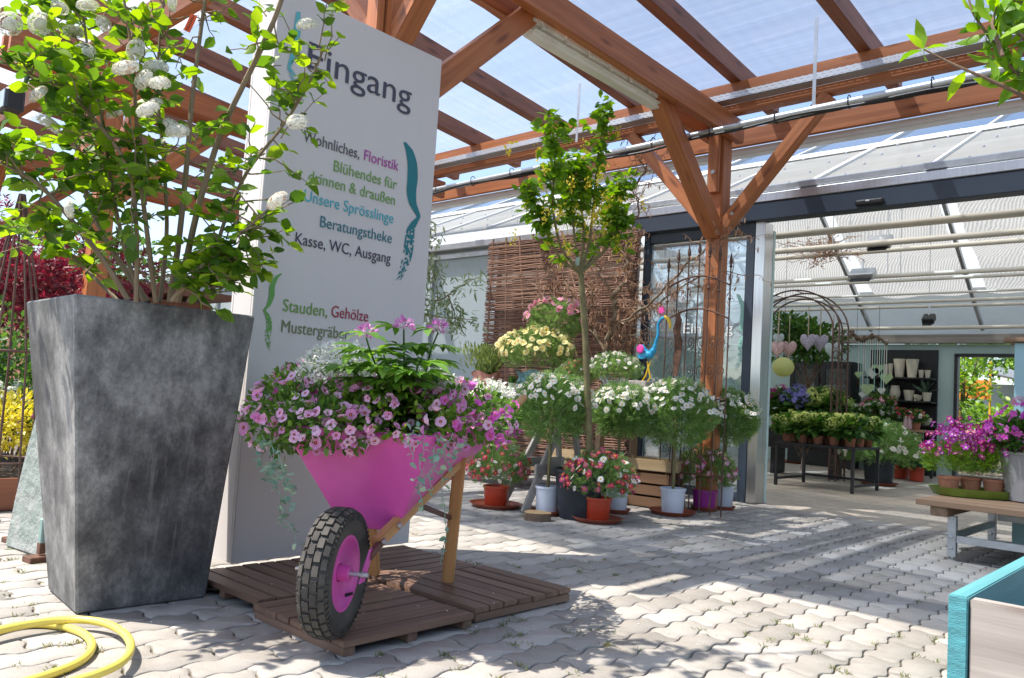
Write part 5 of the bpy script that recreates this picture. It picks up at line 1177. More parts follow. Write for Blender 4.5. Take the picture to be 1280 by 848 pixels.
m = MB().lathe([(.25, 0), (.262, .004), (.295, .055), (.30, .058), (.288, .055), (.255, .012), (.002, .012)], (0, 0, 0), 48, cap1=False, sx=1.0, sy=.62); tro = m.build('oval_tray', MT['oval'], None, smooth=True); tro.location = Vector(ct); tro.rotation_euler = (0, 0, RAD(35)); tag(tro, 'long oval green glazed tray holding terracotta pots on the bench', 'tray')
def schi(label, dx, dy, R, kind, nf):
    t = thing('butterfly_flower_pot', label, 'potted plant', (ct[0]+dx, ct[1]+dy, zb+.015), 0, 'potted plants in the green tray'); pot(t, .055, .068, .115, MT['terra'])
    P, d = ball(900, (0, 0, .22), (R, R, .12), .4, -.6); leaves('foliage', P, d*.7+[0, 0, .3], .045, MT['lf_lime'], t, FEATHER, up=.45)
    f = rdir(nf*6); f = f[f[:, 2] > -.05][:nf]; flowers(t, kind, f*[R*1.12, R*1.12, .25]*RNG.uniform(.7, 1.05, (len(f), 1))+[0, 0, .27], f+[0, 0, .2], .023, tilt=.6)
wv_ = np.array([math.cos(RAD(35)), math.sin(RAD(35))])
schi('bright violet butterfly flowers in the left terracotta pot of the tray', *(wv_*-.165), .155, 'schi', 130); schi('crimson butterfly flowers in the right terracotta pot of the tray', *(wv_*.13+[.0, -.02]), .165, 'schic', 140); schi('purple butterfly flowers in the terracotta pot between the two others', *(wv_*-.02+[-.02, .07]), .14, 'schic', 90)
p = onY(1279, 560, 6.35); gp = thing('grey_urn', 'large ribbed pale grey pot of pink geraniums behind the oval tray', 'potted plant', (p[0]+.06, 6.35, zb+.002))
pot(gp, .15, .20, .33, M('ribbed_grey_ceramic', (.30, .29, .29), .6, .15, 12, .4, stretch=(1, 1, .2)), .014)
P, d = ball(900, (0, 0, .42), (.24, .24, .16), .4, -.5); leaves('foliage', P, d, .05, MT['lf_mid'], gp, BROAD, up=.5)
f = rdir(500); f = f[f[:, 2] > -.2][:110]; flowers(gp, 'gerp', f*[.30, .30, .22]+[0, 0, .44], f, .026, tilt=.5)
f = f[f[:, 2] > .5][:10]; flowers(gp, 'small_pink', f*[.26, .26, .33]+[0, 0, .44], f, .045, name='flower_head')
cw = thing('painted_counter', 'pale blue painted counter with a brown wooden top at the right door edge', 'counter', (-.75, 7.02, 0))
MB().box((-.72, 7.03, .75), (1.12, .20, 1.5)).build('counter_body', M('pale_blue_paint', (.36, .58, .62), .6, .06, 3), cw, True, bevel=.004); bar('counter_top', (-1.34, 7.03, 1.52), (-.1, 7.03, 1.52), .30, .036, MT['table'], cw)

# raised box of turquoise and grey boards, near right
tbx = thing('raised_bed_box', 'wooden raised bed with a turquoise painted side board and grey front board', 'planter box', (0, 2.7, 0))
MT['teal'] = wood('turquoise_painted_wood', (.08, .29, .32), (.14, .40, .43), .5, knots=False, bmp=.35)
MT['teal_end'] = M('turquoise_end_grain', (.06, .25, .29), .7, .3, 40, .8, stretch=(.4, 1, 1.6))
for (z0, z1) in ((.0, .228), (.230, .458)):
    h = z1-z0; zc = (z0+z1)/2
    bar('side_board', (-.507, 2.162, zc), (-.507, 3.6, zc), .042, h, MT['teal'], tbx, bev=.003); bar('side_board', (.72, 2.162, zc), (.72, 3.6, zc), .042, h, MT['teal'], tbx, bev=.003)
    bar('front_board', (-.482, 2.185, zc-.002), (.695, 2.185, zc-.002), .04, h-.004, GW, tbx, bev=.003); bar('back_board', (-.482, 3.57, zc-.002), (.695, 3.57, zc-.002), .04, h-.004, GW, tbx, bev=.003)
    MB().box((-.507, 2.160, zc), (.038, .003, h-.006)).build('end_grain', MT['teal_end'], tbx, True)
mk('soil', [(-.485, 2.206, .30), (.698, 2.206, .30), (.698, 3.549, .30), (-.485, 3.549, .30)], [(0, 1, 2, 3)], MT['soil'], tbx, True)

# branch of a small peach tree, top right
pt = thing('peach_tree', 'young peach tree whose leafy shoots hang into view from the right', 'tree', (.55, 1.9, 0))
PL = []; DL = []
MB().tube([(.55, 1.9, 0), (.52, 1.9, .6), (.5, 1.88, 1.2), (.47, 1.86, 1.7), (.4, 1.85, 2.3)], [.035, .03, .026, .02, .01], 8).build('trunk', MT['bark2'], pt, True, smooth=True)
dP = 2.0
for q_ in ((1330, 160), (1300, 60), (1340, 60)):
    e_ = atd(q_[0], q_[1], dP); MB().tube(wob((.49, 1.87, 1.35), e_, 9, .006), np.linspace(.013, .006, 9), 6).build('limb', MT['bark2'], pt, True, smooth=True)
for pxs in ([(1330, 160), (1280, 105), (1253, 70), (1235, 45), (1215, 15), (1205, -25)], [(1330, 160), (1270, 115), (1225, 95), (1190, 80), (1155, 62)], [(1300, 60), (1270, 40), (1258, 10), (1262, -20)], [(1330, 150), (1290, 95), (1265, 90), (1243, 69)], [(1340, 60), (1290, 50), (1280, 20), (1275, -20)], [(1253, 70), (1240, 30), (1248, 0)]):
    q = np.array([atd(x, y, dP+.03*i) for i, (x, y) in enumerate(pxs)]); t = np.linspace(0, len(q)-1, 22); c = np.stack([np.interp(t, range(len(q)), q[:, i]) for i in range(3)], 1)
    MB().tube(c, np.linspace(.006, .0022, 22), 6).build('branch', MT['bark2'], pt, True, smooth=True)
    sparse = pxs[-1] == (1155, 62)
    for i in range(5, 22):
        if sparse and 8 < i < 21 and i != 13: continue
        for _ in range((2 if i % 2 else 1) if not sparse else (5 if i == 21 else 1)): PL.append(c[i]); DL.append(unit(c[i]-c[i-1])*.6+RNG.normal(size=3)*.7-[0, 0, .1])
leaves('foliage', np.array(PL), np.array(DL), .072, MT['lf_peach'], pt, WLANCE, up=.3, world=True, jit=.3)

# yellow hose
hs = MB(); hc = [onZ(x, y, .02) for x, y in ((-40, 800), (10, 779), (60, 776), (105, 786), (121, 804), (105, 826), (50, 845), (0, 858), (-60, 850), (-50, 805), (20, 789), (85, 778), (140, 784), (168, 808), (160, 834), (120, 852), (80, 862), (20, 880), (-40, 900))]
q = np.array(hc); t = np.linspace(0, len(q)-1, 160); c = np.stack([np.interp(t, range(len(q)), q[:, i]) for i in range(3)], 1)
for _ in range(30): c[1:-1] = (c[:-2]+2*c[1:-1]+c[2:])/4
c[:, 2] = np.where(t > 9, .036, .0135)
for _ in range(20): c[1:-1, 2] = (c[:-2, 2]+2*c[1:-1, 2]+c[2:, 2])/4
ho = hs.tube(c, .0125, 12).build('garden_hose', MT['hose'], None, smooth=True); tag(ho, 'yellow garden hose coiled on the paving before the concrete planter', 'hose')

# ------------------------------------------------------------------ left background
slb = thing('stone_slab', 'upright rough grey green stone slab behind the concrete planter', 'stone', (-4.2, 1.4, 0))
mst, tst, bst = nm('grey_green_stone'); f1 = noise_fac(tst, 2.5, 9); tst.links.new(ramp(tst, f1, [(.35, (.36, .355, .35)), (.5, (.25, .30, .275)), (.62, (.40, .395, .385))]), bst.inputs['Base Color']); bst.inputs['Roughness'].default_value = .8; bump(tst, bst, noise_fac(tst, 14, 8), .8, .03)
q0, q1 = onZ(30, 692), onZ(78, 708); dS = unit(q1-q0); nS = np.array([dS[1], -dS[0], 0])
if nS @ FW > 0: nS = -nS
hS = 1.0; olS = [(-.20, .0), (.34, .0), (.34, .85), (.26, 1.02), (.16, 1.0), (.04, .85), (-.08, .5), (-.15, .25)]
nx = 24; m = MB().prism(olS, lambda a, b, t: tuple(q0+dS*a+np.array([0, 0, b])-nS*t), .07); so2 = m.build('stone_body', mst, slb, True, bevel=.012)
for k, (px, py) in enumerate(((22, 672), (50, 696))):
    g = onZ(px, py+6); t = thing('slab_foot', ('rusty steel foot with green rubber grip, left one', 'rusty steel foot with green rubber grip, right one beside the planter')[k], 'stand', g, math.atan2(dS[1], dS[0]), 'feet holding the stone slab')
    MB().box((0, 0, .014), (.08, .12, .028)).build('foot_plate', MT['rust'], t, bevel=.003); MB().box((0, 0, .06), (.028, .028, .05)).build('foot_post', MT['rust'], t, bevel=.002); MB().box((0, 0, .135), (.03, .026, .11)).build('rubber_grip', M('green_rubber_grip', (.22, .33, .31), .6, .1), t, bevel=.004); MB().lathe([(.014, .036), (.014, .05), (.006, .055)], (.03, .04, 0), 6).build('bolt', MT['rust'], t)
ob = thing('plant_obelisk', 'tall thin rusty iron plant obelisk at the left edge', 'plant support', (-5.05, 1.38, 0))
oc = np.array([-5.05, 1.385, 0]); top = onX(28, 243, -5.05)
for k in range(7):
    a = 6.2832*k/7+.2; b = oc+np.array([.24*math.cos(a), .24*math.sin(a), 0]); mid = oc+np.array([.17*math.cos(a), .17*math.sin(a), .9])
    MB().tube([b, mid, (mid+top)/2+(mid-oc)*[.04, .04, 0], top+np.array([.012*math.cos(a), .012*math.sin(a), 0])], .0065, 6).build('rod', MT['rusty'], ob, True, smooth=True)
for z, r in ((.95, .163), (.35, .215)): MB().tube([oc+np.array([r*math.cos(a), r*math.sin(a), z]) for a in np.linspace(0, 6.283, 25)[:-1]], .006, 6, closed=True).build('ring', MT['rusty'], ob, True, smooth=True)
def bush(name, label, cat, c, R, n, lsz, lm, tm=LEAF, trunk=None, lumps=7, group=None, base=0.0, zmin=-.6):
    t = thing(name, label, cat, (c[0], c[1], base), 0, group); c = np.array(c, float); PL = []; DL = []
    for k in range(lumps):
        a = RNG.uniform(0, 6.28); o = np.array([math.cos(a)*.55, math.sin(a)*.55, RNG.uniform(-.35, .45)])*np.array(R) if k else np.zeros(3); P, d = ball(n//lumps, c+o, np.array(R)*RNG.uniform(.42, .62), .35, -.8); k2 = P[:, 2] > base+.02; PL.append(P[k2]); DL.append(d[k2])
    P = np.concatenate(PL); D = np.concatenate(DL); leaves('foliage', P, D+[0, 0, .1]+rdir(len(D))*.6, lsz, MT[lm], t, tm, up=.5, world=True)
    if trunk:
        MB().tube(wob((c[0], c[1], base), (c[0], c[1], c[2]), 7, .02), np.linspace(trunk, trunk*.6, 7), 8).build('trunk', MT['bark2'], t, True, smooth=True)
        for k in range(7): e = c+rdir(1)[0]*np.array(R)*.75; MB().tube(wob((c[0], c[1], base+(c[2]-base)*.6), e, 7, .015), np.linspace(trunk*.5, .004, 7), 5).build('limb', MT['bark2'], t, True, smooth=True)
    else:
        m = MB()
        for k in range(9): m.tube(wob((c[0]+RNG.normal()*.04, c[1]+RNG.normal()*.04, base), c+rdir(1)[0]*np.array(R)*.7, 6, .01), .006, 5)
        m.build('stems', MT['bark2'], t, True)
    return t
MAPLE = [((0, 0, 0), (.5, .1, .02), (.25, .08, .02), (.5, 0, 0), (1, 0, -.08), (.5, -.1, .02), (.25, -.08, .02), (.35, .45, .0), (.35, -.45, 0), (.7, .35, -.03), (.7, -.35, -.03)), [(0, 5, 4, 1), (0, 2, 7), (0, 8, 6), (2, 9, 0), (0, 10, 6)]]
bush('red_maple', 'dark red Japanese maple rounded crown behind the obelisk', 'tree', (-8.6, 2.62, 1.62), (1.35, .95, .62), 5200, .095, 'lf_red', MAPLE, .05, 11)
bush('red_maple', 'upper red maple shoot reaching to the left picture edge', 'tree', (-9.2, 1.9, 2.2), (.6, .5, .45), 700, .09, 'lf_red', MAPLE, .03, 5)
bush('golden_shrub', 'low golden yellow leaved shrub beside the stone slab', 'shrub', (-6.1, 1.65, .42), (.42, .4, .30), 1300, .045, 'lf_yel', LEAF, None, 6)
bush('green_shrub', 'deep green upright shrub behind the golden one', 'shrub', (-7.1, 1.95, .75), (.6, .45, .75), 2600, .06, 'lf_mid', LEAF, None, 8)
bush('green_shrub', 'dark evergreen shrub below the red maple', 'shrub', (-8.0, 2.9, .7), (.8, .5, .8), 2200, .07, 'lf_dark', LEAF, None, 7)
t = bush('white_flowering_shrub', 'white flowering low shrub between the obelisk rods', 'shrub', (-6.7, 1.85, .52), (.28, .25, .2), 500, .05, 'lf_mid', LEAF, None, 4); f = rdir(120); f = f[f[:, 2] > -.1][:45]; flowers(t, 'small_white', f*[.3, .27, .2]+[0, 0, .55], f, .035, name='flower_head')
t = bush('purple_flower_clump', 'small purple flowered clump next to the golden shrub', 'flowering plant', (-5.9, 1.85, .5), (.12, .12, .12), 250, .04, 'lf_mid', LEAF, None, 3); f = rdir(60); f = f[f[:, 2] > -.1][:18]; flowers(t, 'small_pur', f*[.13, .13, .12]+[0, 0, .52], f, .025, name='flower_head')
fb = thing('timber_trough', 'dark brown timber trough holding the shrubs at the left', 'planter box', (-6.6, 1.75, 0))
bar('front_board', (-7.6, 1.28, .10), (-5.5, 1.28, .10), .04, .19, MT['timber_dark'], fb); bar('end_board', (-5.48, 1.26, .10), (-5.48, 2.1, .10), .04, .19, MT['timber_dark'], fb); mk('soil', [(-7.6, 1.3, .16), (-5.5, 1.3, .16), (-5.5, 2.1, .16), (-7.6, 2.1, .16)], [(0, 1, 2, 3)], MT['soil'], fb, True)
sh = thing('garden_shed', 'brown wooden shed with a flat brown roof edge behind the red maple', 'building', (-13, 4.2, 0))
for k in range(13): bar('wall_board', (-15.5+k*.30, 3.9, 0), (-15.5+k*.30, 3.9, 2.05), .29, .03, MT['timber_dark'], sh, up=(0, 1, 0), bev=.002)
MB().box((-13.7, 4.9, 2.12), (4.3, 2.4, .10)).build('roof', M('brown_roof', (.22, .10, .06), .8, .2), sh, True); MB().box((-13.7, 5.4, 1.0), (3.8, 1.0, 2.0)).build('shed_body', MT['timber_dark'], sh, True)
for k, (x, y, z, R, lab) in enumerate(((-17, 6.5, 2.2, (1.5, 1.5, 1.7), 'leafy green tree far left beyond the shed'),)): bush('broadleaf_tree', lab, 'tree', (x, y, z), R, 3500, .16, 'lf_mid', LEAF, .12, 9)
fl = thing('floodlight', 'small black floodlight on the left pergola beam', 'lamp', (-7.0, 2.2, 2.6)); p = atd(14, 128, 4.6)
MB().box(p, (.16, .10, .13)).build('lamp_body', MT['black'], fl, True, bevel=.012); MB().box(p+[.0, -.052, 0], (.13, .006, .10)).build('lamp_glass', MT['steel'], fl, True); MB().tube([p, p+[0, .05, .1], p+[0, .1, .28]], .012, 6).build('lamp_bracket', MT['black'], fl, True)

# ------------------------------------------------------------------ inside the shop
BI = MT['blackiron']
def itable(name, label, X0, X1, Y0, Y1, h, mat, top=.03, legs=.035, rails=True, cat='table'):
    t = thing(name, label, cat, ((X0+X1)/2, (Y0+Y1)/2, 0)); bar('table_top', (X0, (Y0+Y1)/2, h-top/2), (X1, (Y0+Y1)/2, h-top/2), Y1-Y0, top, mat, t)
    for X in (X0+.03, X1-.03):
        for Y in (Y0+.03, Y1-.03): bar('leg', (X, Y, 0), (X, Y, h-top), legs, legs, BI, t, up=(0, 1, 0), bev=.002)
        if rails: bar('side_rail', (X, Y0+.05, .08), (X, Y1-.05, .08), .025, .03, BI, t, bev=.002)
    if rails: bar('rail', (X0+.05, Y1-.05, .11), (X1-.05, Y1-.05, .11), .025, .03, BI, t, bev=.002)
    return t
a0, a1 = onY(983, 557, 9.6)[0], onY(1066, 560, 9.6)[0]
itable('metal_table', 'dark metal table with thin legs crowded with lime green hydrangeas', a0-.12, a1+.06, 9.5, 10.4, .53, BI)
def hydrangea(label, loc, kind, R, nh, hs, group, pr=.06, ph=.10, lf='lf_dark', nl=120):
    t = thing('hydrangea_pot', label, 'potted plant', loc, 0, group); pot(t, pr*.85, pr, ph, MT['terra'], n=14)
    P, d = ball(nl, (0, 0, ph+R*.75), (R, R, R*.75), .5, -.8); leaves('foliage', P, d+[0, 0, .1], R*.65, MT[lf], t, BROAD, up=.6)
    f = rdir(nh*6); f = f[f[:, 2] > .15][:nh]; flowers(t, kind, f*[R*.95, R*.95, R*.75]+[0, 0, ph+R*.95], f+[0, 0, .4], hs, name='flower_head'); return t
rows = [(0, 'front row of the metal table'), (1, 'middle row of the metal table'), (2, 'back row of the metal table')]
ords = ['leftmost', 'second from the left', 'middle', 'second from the right', 'rightmost']
for r, lab in rows:
    for k in range(5): hydrangea('lime hydrangea pot, %s in the %s' % (ords[k], lab), (a0-.0+k*(a1-a0)/4.2, 9.62+r*.29, .531), 'hyl', .14, 7, .075, 'lime hydrangeas on the metal table', lf='lf_mid')
b0_, b1_ = onY(960, 530, 11.3)[0], onY(1046, 530, 11.3)[0]
tg2 = thing('dark_plant_trough', 'tall dark plant trough of coloured hydrangeas behind the metal table', 'planter', ((b0_+b1_)/2, 11.5, 0))
MB().box(((b0_+b1_)/2, 11.5, .53), (b1_-b0_, .6, .30)).build('trough_body', MT['black'], tg2, True, bevel=.01)
for s in (b0_+.08, b1_-.08): bar('leg', (s, 11.5, 0), (s, 11.5, .38), .05, .4, BI, tg2, up=(0, 1, 0), bev=.002)
for px, py, kd, lab in ((974, 486, 'hyr', 'red hydrangea at the left end of the dark trough'), (1000, 486, 'hyb', 'blue hydrangea in the dark trough'), (1011, 496, 'hyb', 'violet blue hydrangea lower in the dark trough'), (1020, 488, 'hyl', 'pale lime hydrangea in the dark trough beside the blue ones'), (1036, 492, 'hyl', 'pale lime hydrangea at the right end of the dark trough')):
    p = onY(px, py, 11.45); hydrangea(lab, (p[0], 11.45+RNG.normal()*.05, .681), kd, .23, 8, .125, 'hydrangeas in the dark trough', .09, .13, 'lf_mid', 170)
iv = bush('trailing_ivy', 'light green ivy trailing over the front of the dark trough', 'trailing plant', ((b0_+b1_)/2+.1, 11.15, .62), (.5, .12, .22), 420, .05, 'lf_lime', LEAF, None, 5, base=.3)
p = onY(1008, 428, 12.2); bush('ball_tree', 'round clipped green standard tree behind the hanging hearts', 'tree', (p[0], 12.2, p[2]), (.62, .5, .48), 2400, .09, 'lf_mid', LEAF, .03, 9)
# lantern
p = onY(979, 459, 11.0); ln = thing('paper_lantern', 'round pale yellow green paper lantern hanging behind the door jamb', 'lantern', p)
MB().lathe([(.15*math.sin(a)+.001, -.14*math.cos(a)) for a in np.linspace(.06, 3.08, 22)], n=26).build('shade', sheer('yellow_paper', (.72, .74, .36), .9, .5), ln, smooth=True); MB().tube([(0, 0, .14), (0, 0, 1.25)], .003, 4).build('cord', MT['black'], ln)
# rose arch and hearts
ar = thing('rose_arch', 'rusty metal rose arch with tall round top standing inside the door', 'arch', (onY(1056, 420, 11.2)[0]-.6, 11.2, 0))
XR = onY(1056, 420, 11.2)[0]; wA = 1.30; zt = 2.05; hA = .58
for dy in (0, .34):
    for dr in (0, .085):
        pts = [(XR-dr, 11.0+dy, 0), (XR-dr, 11.0+dy, 1.0)]+[(XR-wA/2+(wA/2-dr)*math.cos(a), 11.0+dy, zt+(hA-dr)*math.sin(a)) for a in np.linspace(0, math.pi, 26)]+[(XR-wA+dr, 11.0+dy, 1.0), (XR-wA+dr, 11.0+dy, 0)]
        MB().tube(pts, .012, 6).build('hoop', MT['rusty'], ar, True, smooth=True)
    for k in range(14):
        for X in (XR-.0425, XR-wA+.0425):
            z = .12+k*.145; MB().tube([(X+.034*math.cos(a), 11.0+dy, z+.06*math.sin(a)) for a in np.linspace(0, 6.283, 13)[:-1]], .006, 4, closed=True).build('scroll', MT['rusty'], ar, True)
for a in np.linspace(.2, math.pi-.2, 7): MB().tube([(XR-wA/2+wA/2*math.cos(a), 11.0, zt+hA*math.sin(a)), (XR-wA/2+wA/2*math.cos(a), 11.34, zt+hA*math.sin(a))], .007, 5).build('cross_rod', MT['rusty'], ar, True)
def heart(px, py, s, mat, label, Y=11.1):
    p = onY(px, py, Y); t = thing('fabric_heart', label, 'heart decoration', p, 0, 'hearts hanging from the rose arch'); V = []; n = 36
    for k in range(n):
        a = 6.2832*k/n; V.append((16*math.sin(a)**3/17*.95, (13*math.cos(a)-5*math.cos(2*a)-2*math.cos(3*a)-math.cos(4*a))/17*1.15))
    P3 = []
    for d_, k_ in ((-.16, .75), (-.3, .4), (0, 1), (.16, .75), (.3, .4)): pass
    lay = [(-.30, .45), (-.17, .85), (0, 1.0), (.17, .85), (.30, .45)]
    P3 = [(x*k*s, d*s*.7, z*k*s) for d, k in lay for x, z in V]; Fc = [(l*n+i, l*n+(i+1) % n, (l+1)*n+(i+1) % n, (l+1)*n+i) for l in range(4) for i in range(n)]+[tuple(range(n))[::-1], tuple(4*n+i for i in range(n))]
    mk('heart_body', P3, Fc, mat, t, smooth=True); MB().tube([(0, 0, s*.55), (0, 0, s*.55+.42)], .007, 5).build('ribbon', M('tan_ribbon', (.45, .36, .25), .8), t)
hp_ = M('pink_patterned_cloth', (.50, .26, .26), .8, .25, 60, c2=(.70, .52, .50)); hl_ = M('lilac_patterned_cloth', (.30, .26, .34), .8, .25, 60, c2=(.46, .42, .50)); hb_ = M('blue_grey_patterned_cloth', (.36, .44, .46), .8, .2, 60, c2=(.55, .60, .60))
heart(973, 424, .10, hb_, 'pale blue grey cloth heart half behind the door jamb'); heart(972, 436, .13, hp_, 'left pink patterned cloth heart beside the door jamb', 11.05); heart(986, 436, .135, hp_, 'right pink patterned cloth heart, larger one', 11.2)
heart(1010, 427, .13, hl_, 'left lilac cloth heart of the two close together', 11.05); heart(1025, 428, .135, hl_, 'right lilac cloth heart of the two close together', 11.2); heart(1041, 438, .13, hb_, 'blue grey cloth heart nearest the arch leg')
# dried branch ball under the pipes
p = onY(1030, 312, 9.0); db = thing('dried_twig_cloud', 'tangle of dried reddish twigs hanging under the ceiling pipes', 'hanging decoration', p); m = MB(); PP = []; DD = []
for k in range(70):
    e = p+RNG.normal(size=3)*[.26, .12, .13]; q = wob(p+RNG.normal(size=3)*.07, e, 7, .02); m.tube(q, .003, 4); PP += list(q[3:]); DD += list(RNG.normal(size=(4, 3)))
m.build('twigs', MT['twig'], db, True); leaves('dry_leaves', np.array(PP), np.array(DD), .03, MT['lf_dry'], db, LEAF, up=.2, world=True)
MB().tube([p, (p[0], p[1], 2.72)], .003, 4).build('cord', MT['black'], db, True)
# ceiling lamps
for k, (px, py, Y, lab) in enumerate(((1100, 303, 8.7, 'boxy ceiling floodlight on the front pipes, nearest the door'), (1078, 343, 10.2, 'flat wide ceiling floodlight under the middle pipes'), (1161, 399, 12.6, 'small dark ceiling spotlight near the back wall'))):
    p = onY(px, py, Y); t = thing('ceiling_lamp', lab, 'lamp', p); R3 = np.array([[1, 0, 0], [0, .8, .6], [0, -.6, .8]]); s = (.24, .30, .16)[k]
    MB().box((0, 0, 0), (s, .16, .10), R=R3).build('lamp_housing', MT['steel'] if k < 2 else BI, t, bevel=.012); MB().box((0, -.05, -.065), (s*.8, .13, .01), R=R3).build('lamp_glass', BI, t); MB().tube([(0, 0, .04), (0, .02, .2)], .012, 6).build('lamp_bracket', MT['steel'], t)
# drinks cabinet
YC = 14.1; c0, c1 = onY(988, 455, YC)[0], onY(1066, 455, YC)[0]; ct_ = onY(1030, 452, YC)[2]
cbn = thing('glass_door_cabinet', 'black two door glass fronted cabinet with bottles at the back wall', 'cabinet', ((c0+c1)/2, YC+.2, 0))
m = MB(); cx = (c0+c1)/2; cw_ = c1-c0; m.box((cx, YC+.42, ct_/2), (cw_, .03, ct_)); m.box((c0+.02, YC+.21, ct_/2), (.04, .42, ct_)); m.box((c1-.02, YC+.21, ct_/2), (.04, .42, ct_)); m.box((cx, YC+.21, ct_-.03), (cw_-.08, .42, .06)); m.box((cx, YC+.21, .25), (cw_-.08, .42, .5)); m.build('cabinet_body', MT['black'], cbn, True)
MT['lining'] = M('white_cabinet_lining', (.55, .54, .52), .5, .05)
MB().box((cx, YC+.395, ct_/2+.2), (cw_-.1, .01, ct_-.6)).build('lining', MT['lining'], cbn, True)
for z in (.85, 1.12, 1.42): MB().box((cx, YC+.22, z), (cw_-.09, .34, .02)).build('shelf', MT['white'], cbn, True)
for s in (-1, 1):
    xm = cx+s*cw_/4; m = MB(); w2 = cw_/2-.03; z0, z1 = .52, ct_-.05; zc = (z0+z1)/2
    for dx in (-1, 1): m.box((xm+dx*(w2/2-.04), YC-.015, zc), (.08, .03, z1-z0))
    for z in (z0+.04, z1-.04): m.box((xm, YC-.015, z), (w2-.17, .03, .08))
    dr = m.build('door', MT['black'], cbn, True); MB().box((xm, YC-.012, zc), (w2-.16, .006, z1-z0-.16)).build('pane', sheer('cabinet_glass', (.9, .92, .92), .04, .4, .02, 1.5), dr, True); MB().tube([(xm-s*(w2/2-.04), YC-.05, zc-.12), (xm-s*(w2/2-.04), YC-.05, zc+.12)], .01, 6).build('handle', MT['steel'], dr, True)
def bottle(x, y, z, h, r, mat, label):
    o = MB().lathe([(r*.9, 0), (r, .01), (r, h*.58), (r*.34, h*.72), (r*.32, h), (r*.2, h)], n=14).build('bottle', mat, None, smooth=True); o.location = (x, y, z); tag(o, label, 'bottle', 'bottles in the glass door cabinet')
gA, gB, gC = M('brown_glass', (.10, .03, .012), .15), M('dark_wine_glass', (.012, .02, .012), .12), M('rose_glass', (.42, .16, .12), .2)
for k in range(7): bottle(cx-cw_*.40+k*.085, YC+.2+(k % 2)*.07, 1.43, .17+(k % 3)*.02, .03, (gC, gA)[k % 2], 'small bottle in the upper left of the cabinet')
for k in range(6): bottle(cx+cw_*.10+k*.085, YC+.2+(k % 2)*.07, 1.43, .16+(k % 2)*.03, .03, (gC, gA)[k % 2], 'small bottle in the upper right of the cabinet')
for k in range(4): bottle(cx+cw_*.14+k*.10, YC+.2, 1.13 if k > 1 else .86, .26, .034, gB, 'dark wine bottle in the right half of the cabinet')
# shelf wall with cream pots
YS = 14.45; s0, s1 = onY(1086, 455, YS)[0], onY(1171, 455, YS)[0]
shf = thing('shelf_wall', 'black shelf wall carrying cream pots beside the back door', 'shelf', ((s0+s1)/2, YS, 0)); MB().box(((s0+s1)/2, YS+.08, 1.04), (s1-s0, .05, 2.08)).build('back_panel', MT['black'], shf, True, bevel=.004)
zs = [onY(1140, y, YS)[2] for y in (473, 501.5, 530.5)]+[.28]
for z in zs: MB().box(((s0+s1)/2, YS-.10, z-.015), (s1-s0-.01, .30, .03)).build('shelf', MT['black'], shf, True, bevel=.003)
MT['creampot'] = M('cream_stoneware', (.58, .53, .42), .6, .08, 8)
def cpot(px, y0, y1, w, z, label, prof='cone', stack=1):
    p = onY(px, y1, YS-.12); k = depth(p)/1000; h = (y1-y0)*k; r = w*k/2
    pr = {'cone': [(r*.66, 0), (r, h), (r*.9, h), (r*.6, .02)], 'round': [(r*.5, 0), (r*.95, h*.3), (r, h*.55), (r*.72, h*.92), (r*.75, h), (r*.62, h), (r*.5, .03)], 'bowl': [(r*.4, 0), (r*.85, h*.45), (r, h), (r*.93, h), (r*.35, .02)], 'tall': [(r*.62, 0), (r*.95, h*.8), (r, h), (r*.88, h), (r*.5, .03)]}[prof]
    o = MB().lathe(pr, n=22, cap1=False).build('cream_pot', MT['creampot'], None, smooth=True); o.location = (p[0], YS-.12, z+.001); return tag(o, label, 'pot', 'cream pots on the shelf wall')
cpot(1124, 450, 473, 14, zs[0], 'large cream pot, left one on the top shelf'); cpot(1140, 450, 473, 15, zs[0], 'large cream pot, right one on the top shelf'); cpot(1113, 456, 473, 6, zs[0], 'slim stack of cream pots left of the large ones', 'tall'); cpot(1107, 457, 473, 7, zs[0], 'medium cream pot at the left end of the top shelf')
cpot(1151.5, 463, 473, 7, zs[0], 'small cream pot right of the large ones'); cpot(1159.5, 463, 473, 7, zs[0], 'small cream pot at the right end of the top shelf')
cpot(1118.5, 483, 501, 13, zs[1], 'round bellied cream pot on the second shelf', 'round'); cpot(1136, 488, 501, 13, zs[1], 'flared cream pot in the middle of the second shelf'); cpot(1145, 488, 496, 6, zs[1], 'small cream cup on the second shelf'); cpot(1147.5, 494, 501, 11, zs[1], 'low cream bowl on the second shelf', 'bowl'); al1 = cpot(1158.5, 490, 501, 11, zs[1], 'cream pot with an aloe at the right of the second shelf')
cpot(1158.5, 521, 530, 12, zs[2], 'wide cream bowl alone on the third shelf', 'bowl'); cpot(1121, 539, 556, 9, zs[3], 'tall cream vase under the wooden table, leftmost', 'tall'); cpot(1128, 545, 556, 5, zs[3], 'slim cream vase under the wooden table', 'tall'); cpot(1135, 543, 556, 6, zs[3], 'slim cream vase, taller one under the wooden table', 'tall'); cpot(1141, 548, 556, 6, zs[3], 'short cream cup under the wooden table'); cpot(1149, 550, 556, 9, zs[3], 'cream bowl under the wooden table', 'bowl'); cpot(1158, 550, 556, 11, zs[3], 'wide cream dish under the wooden table, rightmost', 'bowl')
def spiky(loc, label, R=.22):
    t = thing('aloe_plant', label, 'potted plant', loc); n = 16; D = rdir(n)*.6+[0, 0, .8]; leaves('foliage', np.zeros((n, 3)), D, R, L('aloe_leaf', [(.06, .10, .07), (.1, .16, .1)], .1), t, LANCE, up=.2); MB().lathe([(.03, -.06), (.04, 0), (.02, .012)], n=10).build('root_ball', MT['soil'], t)
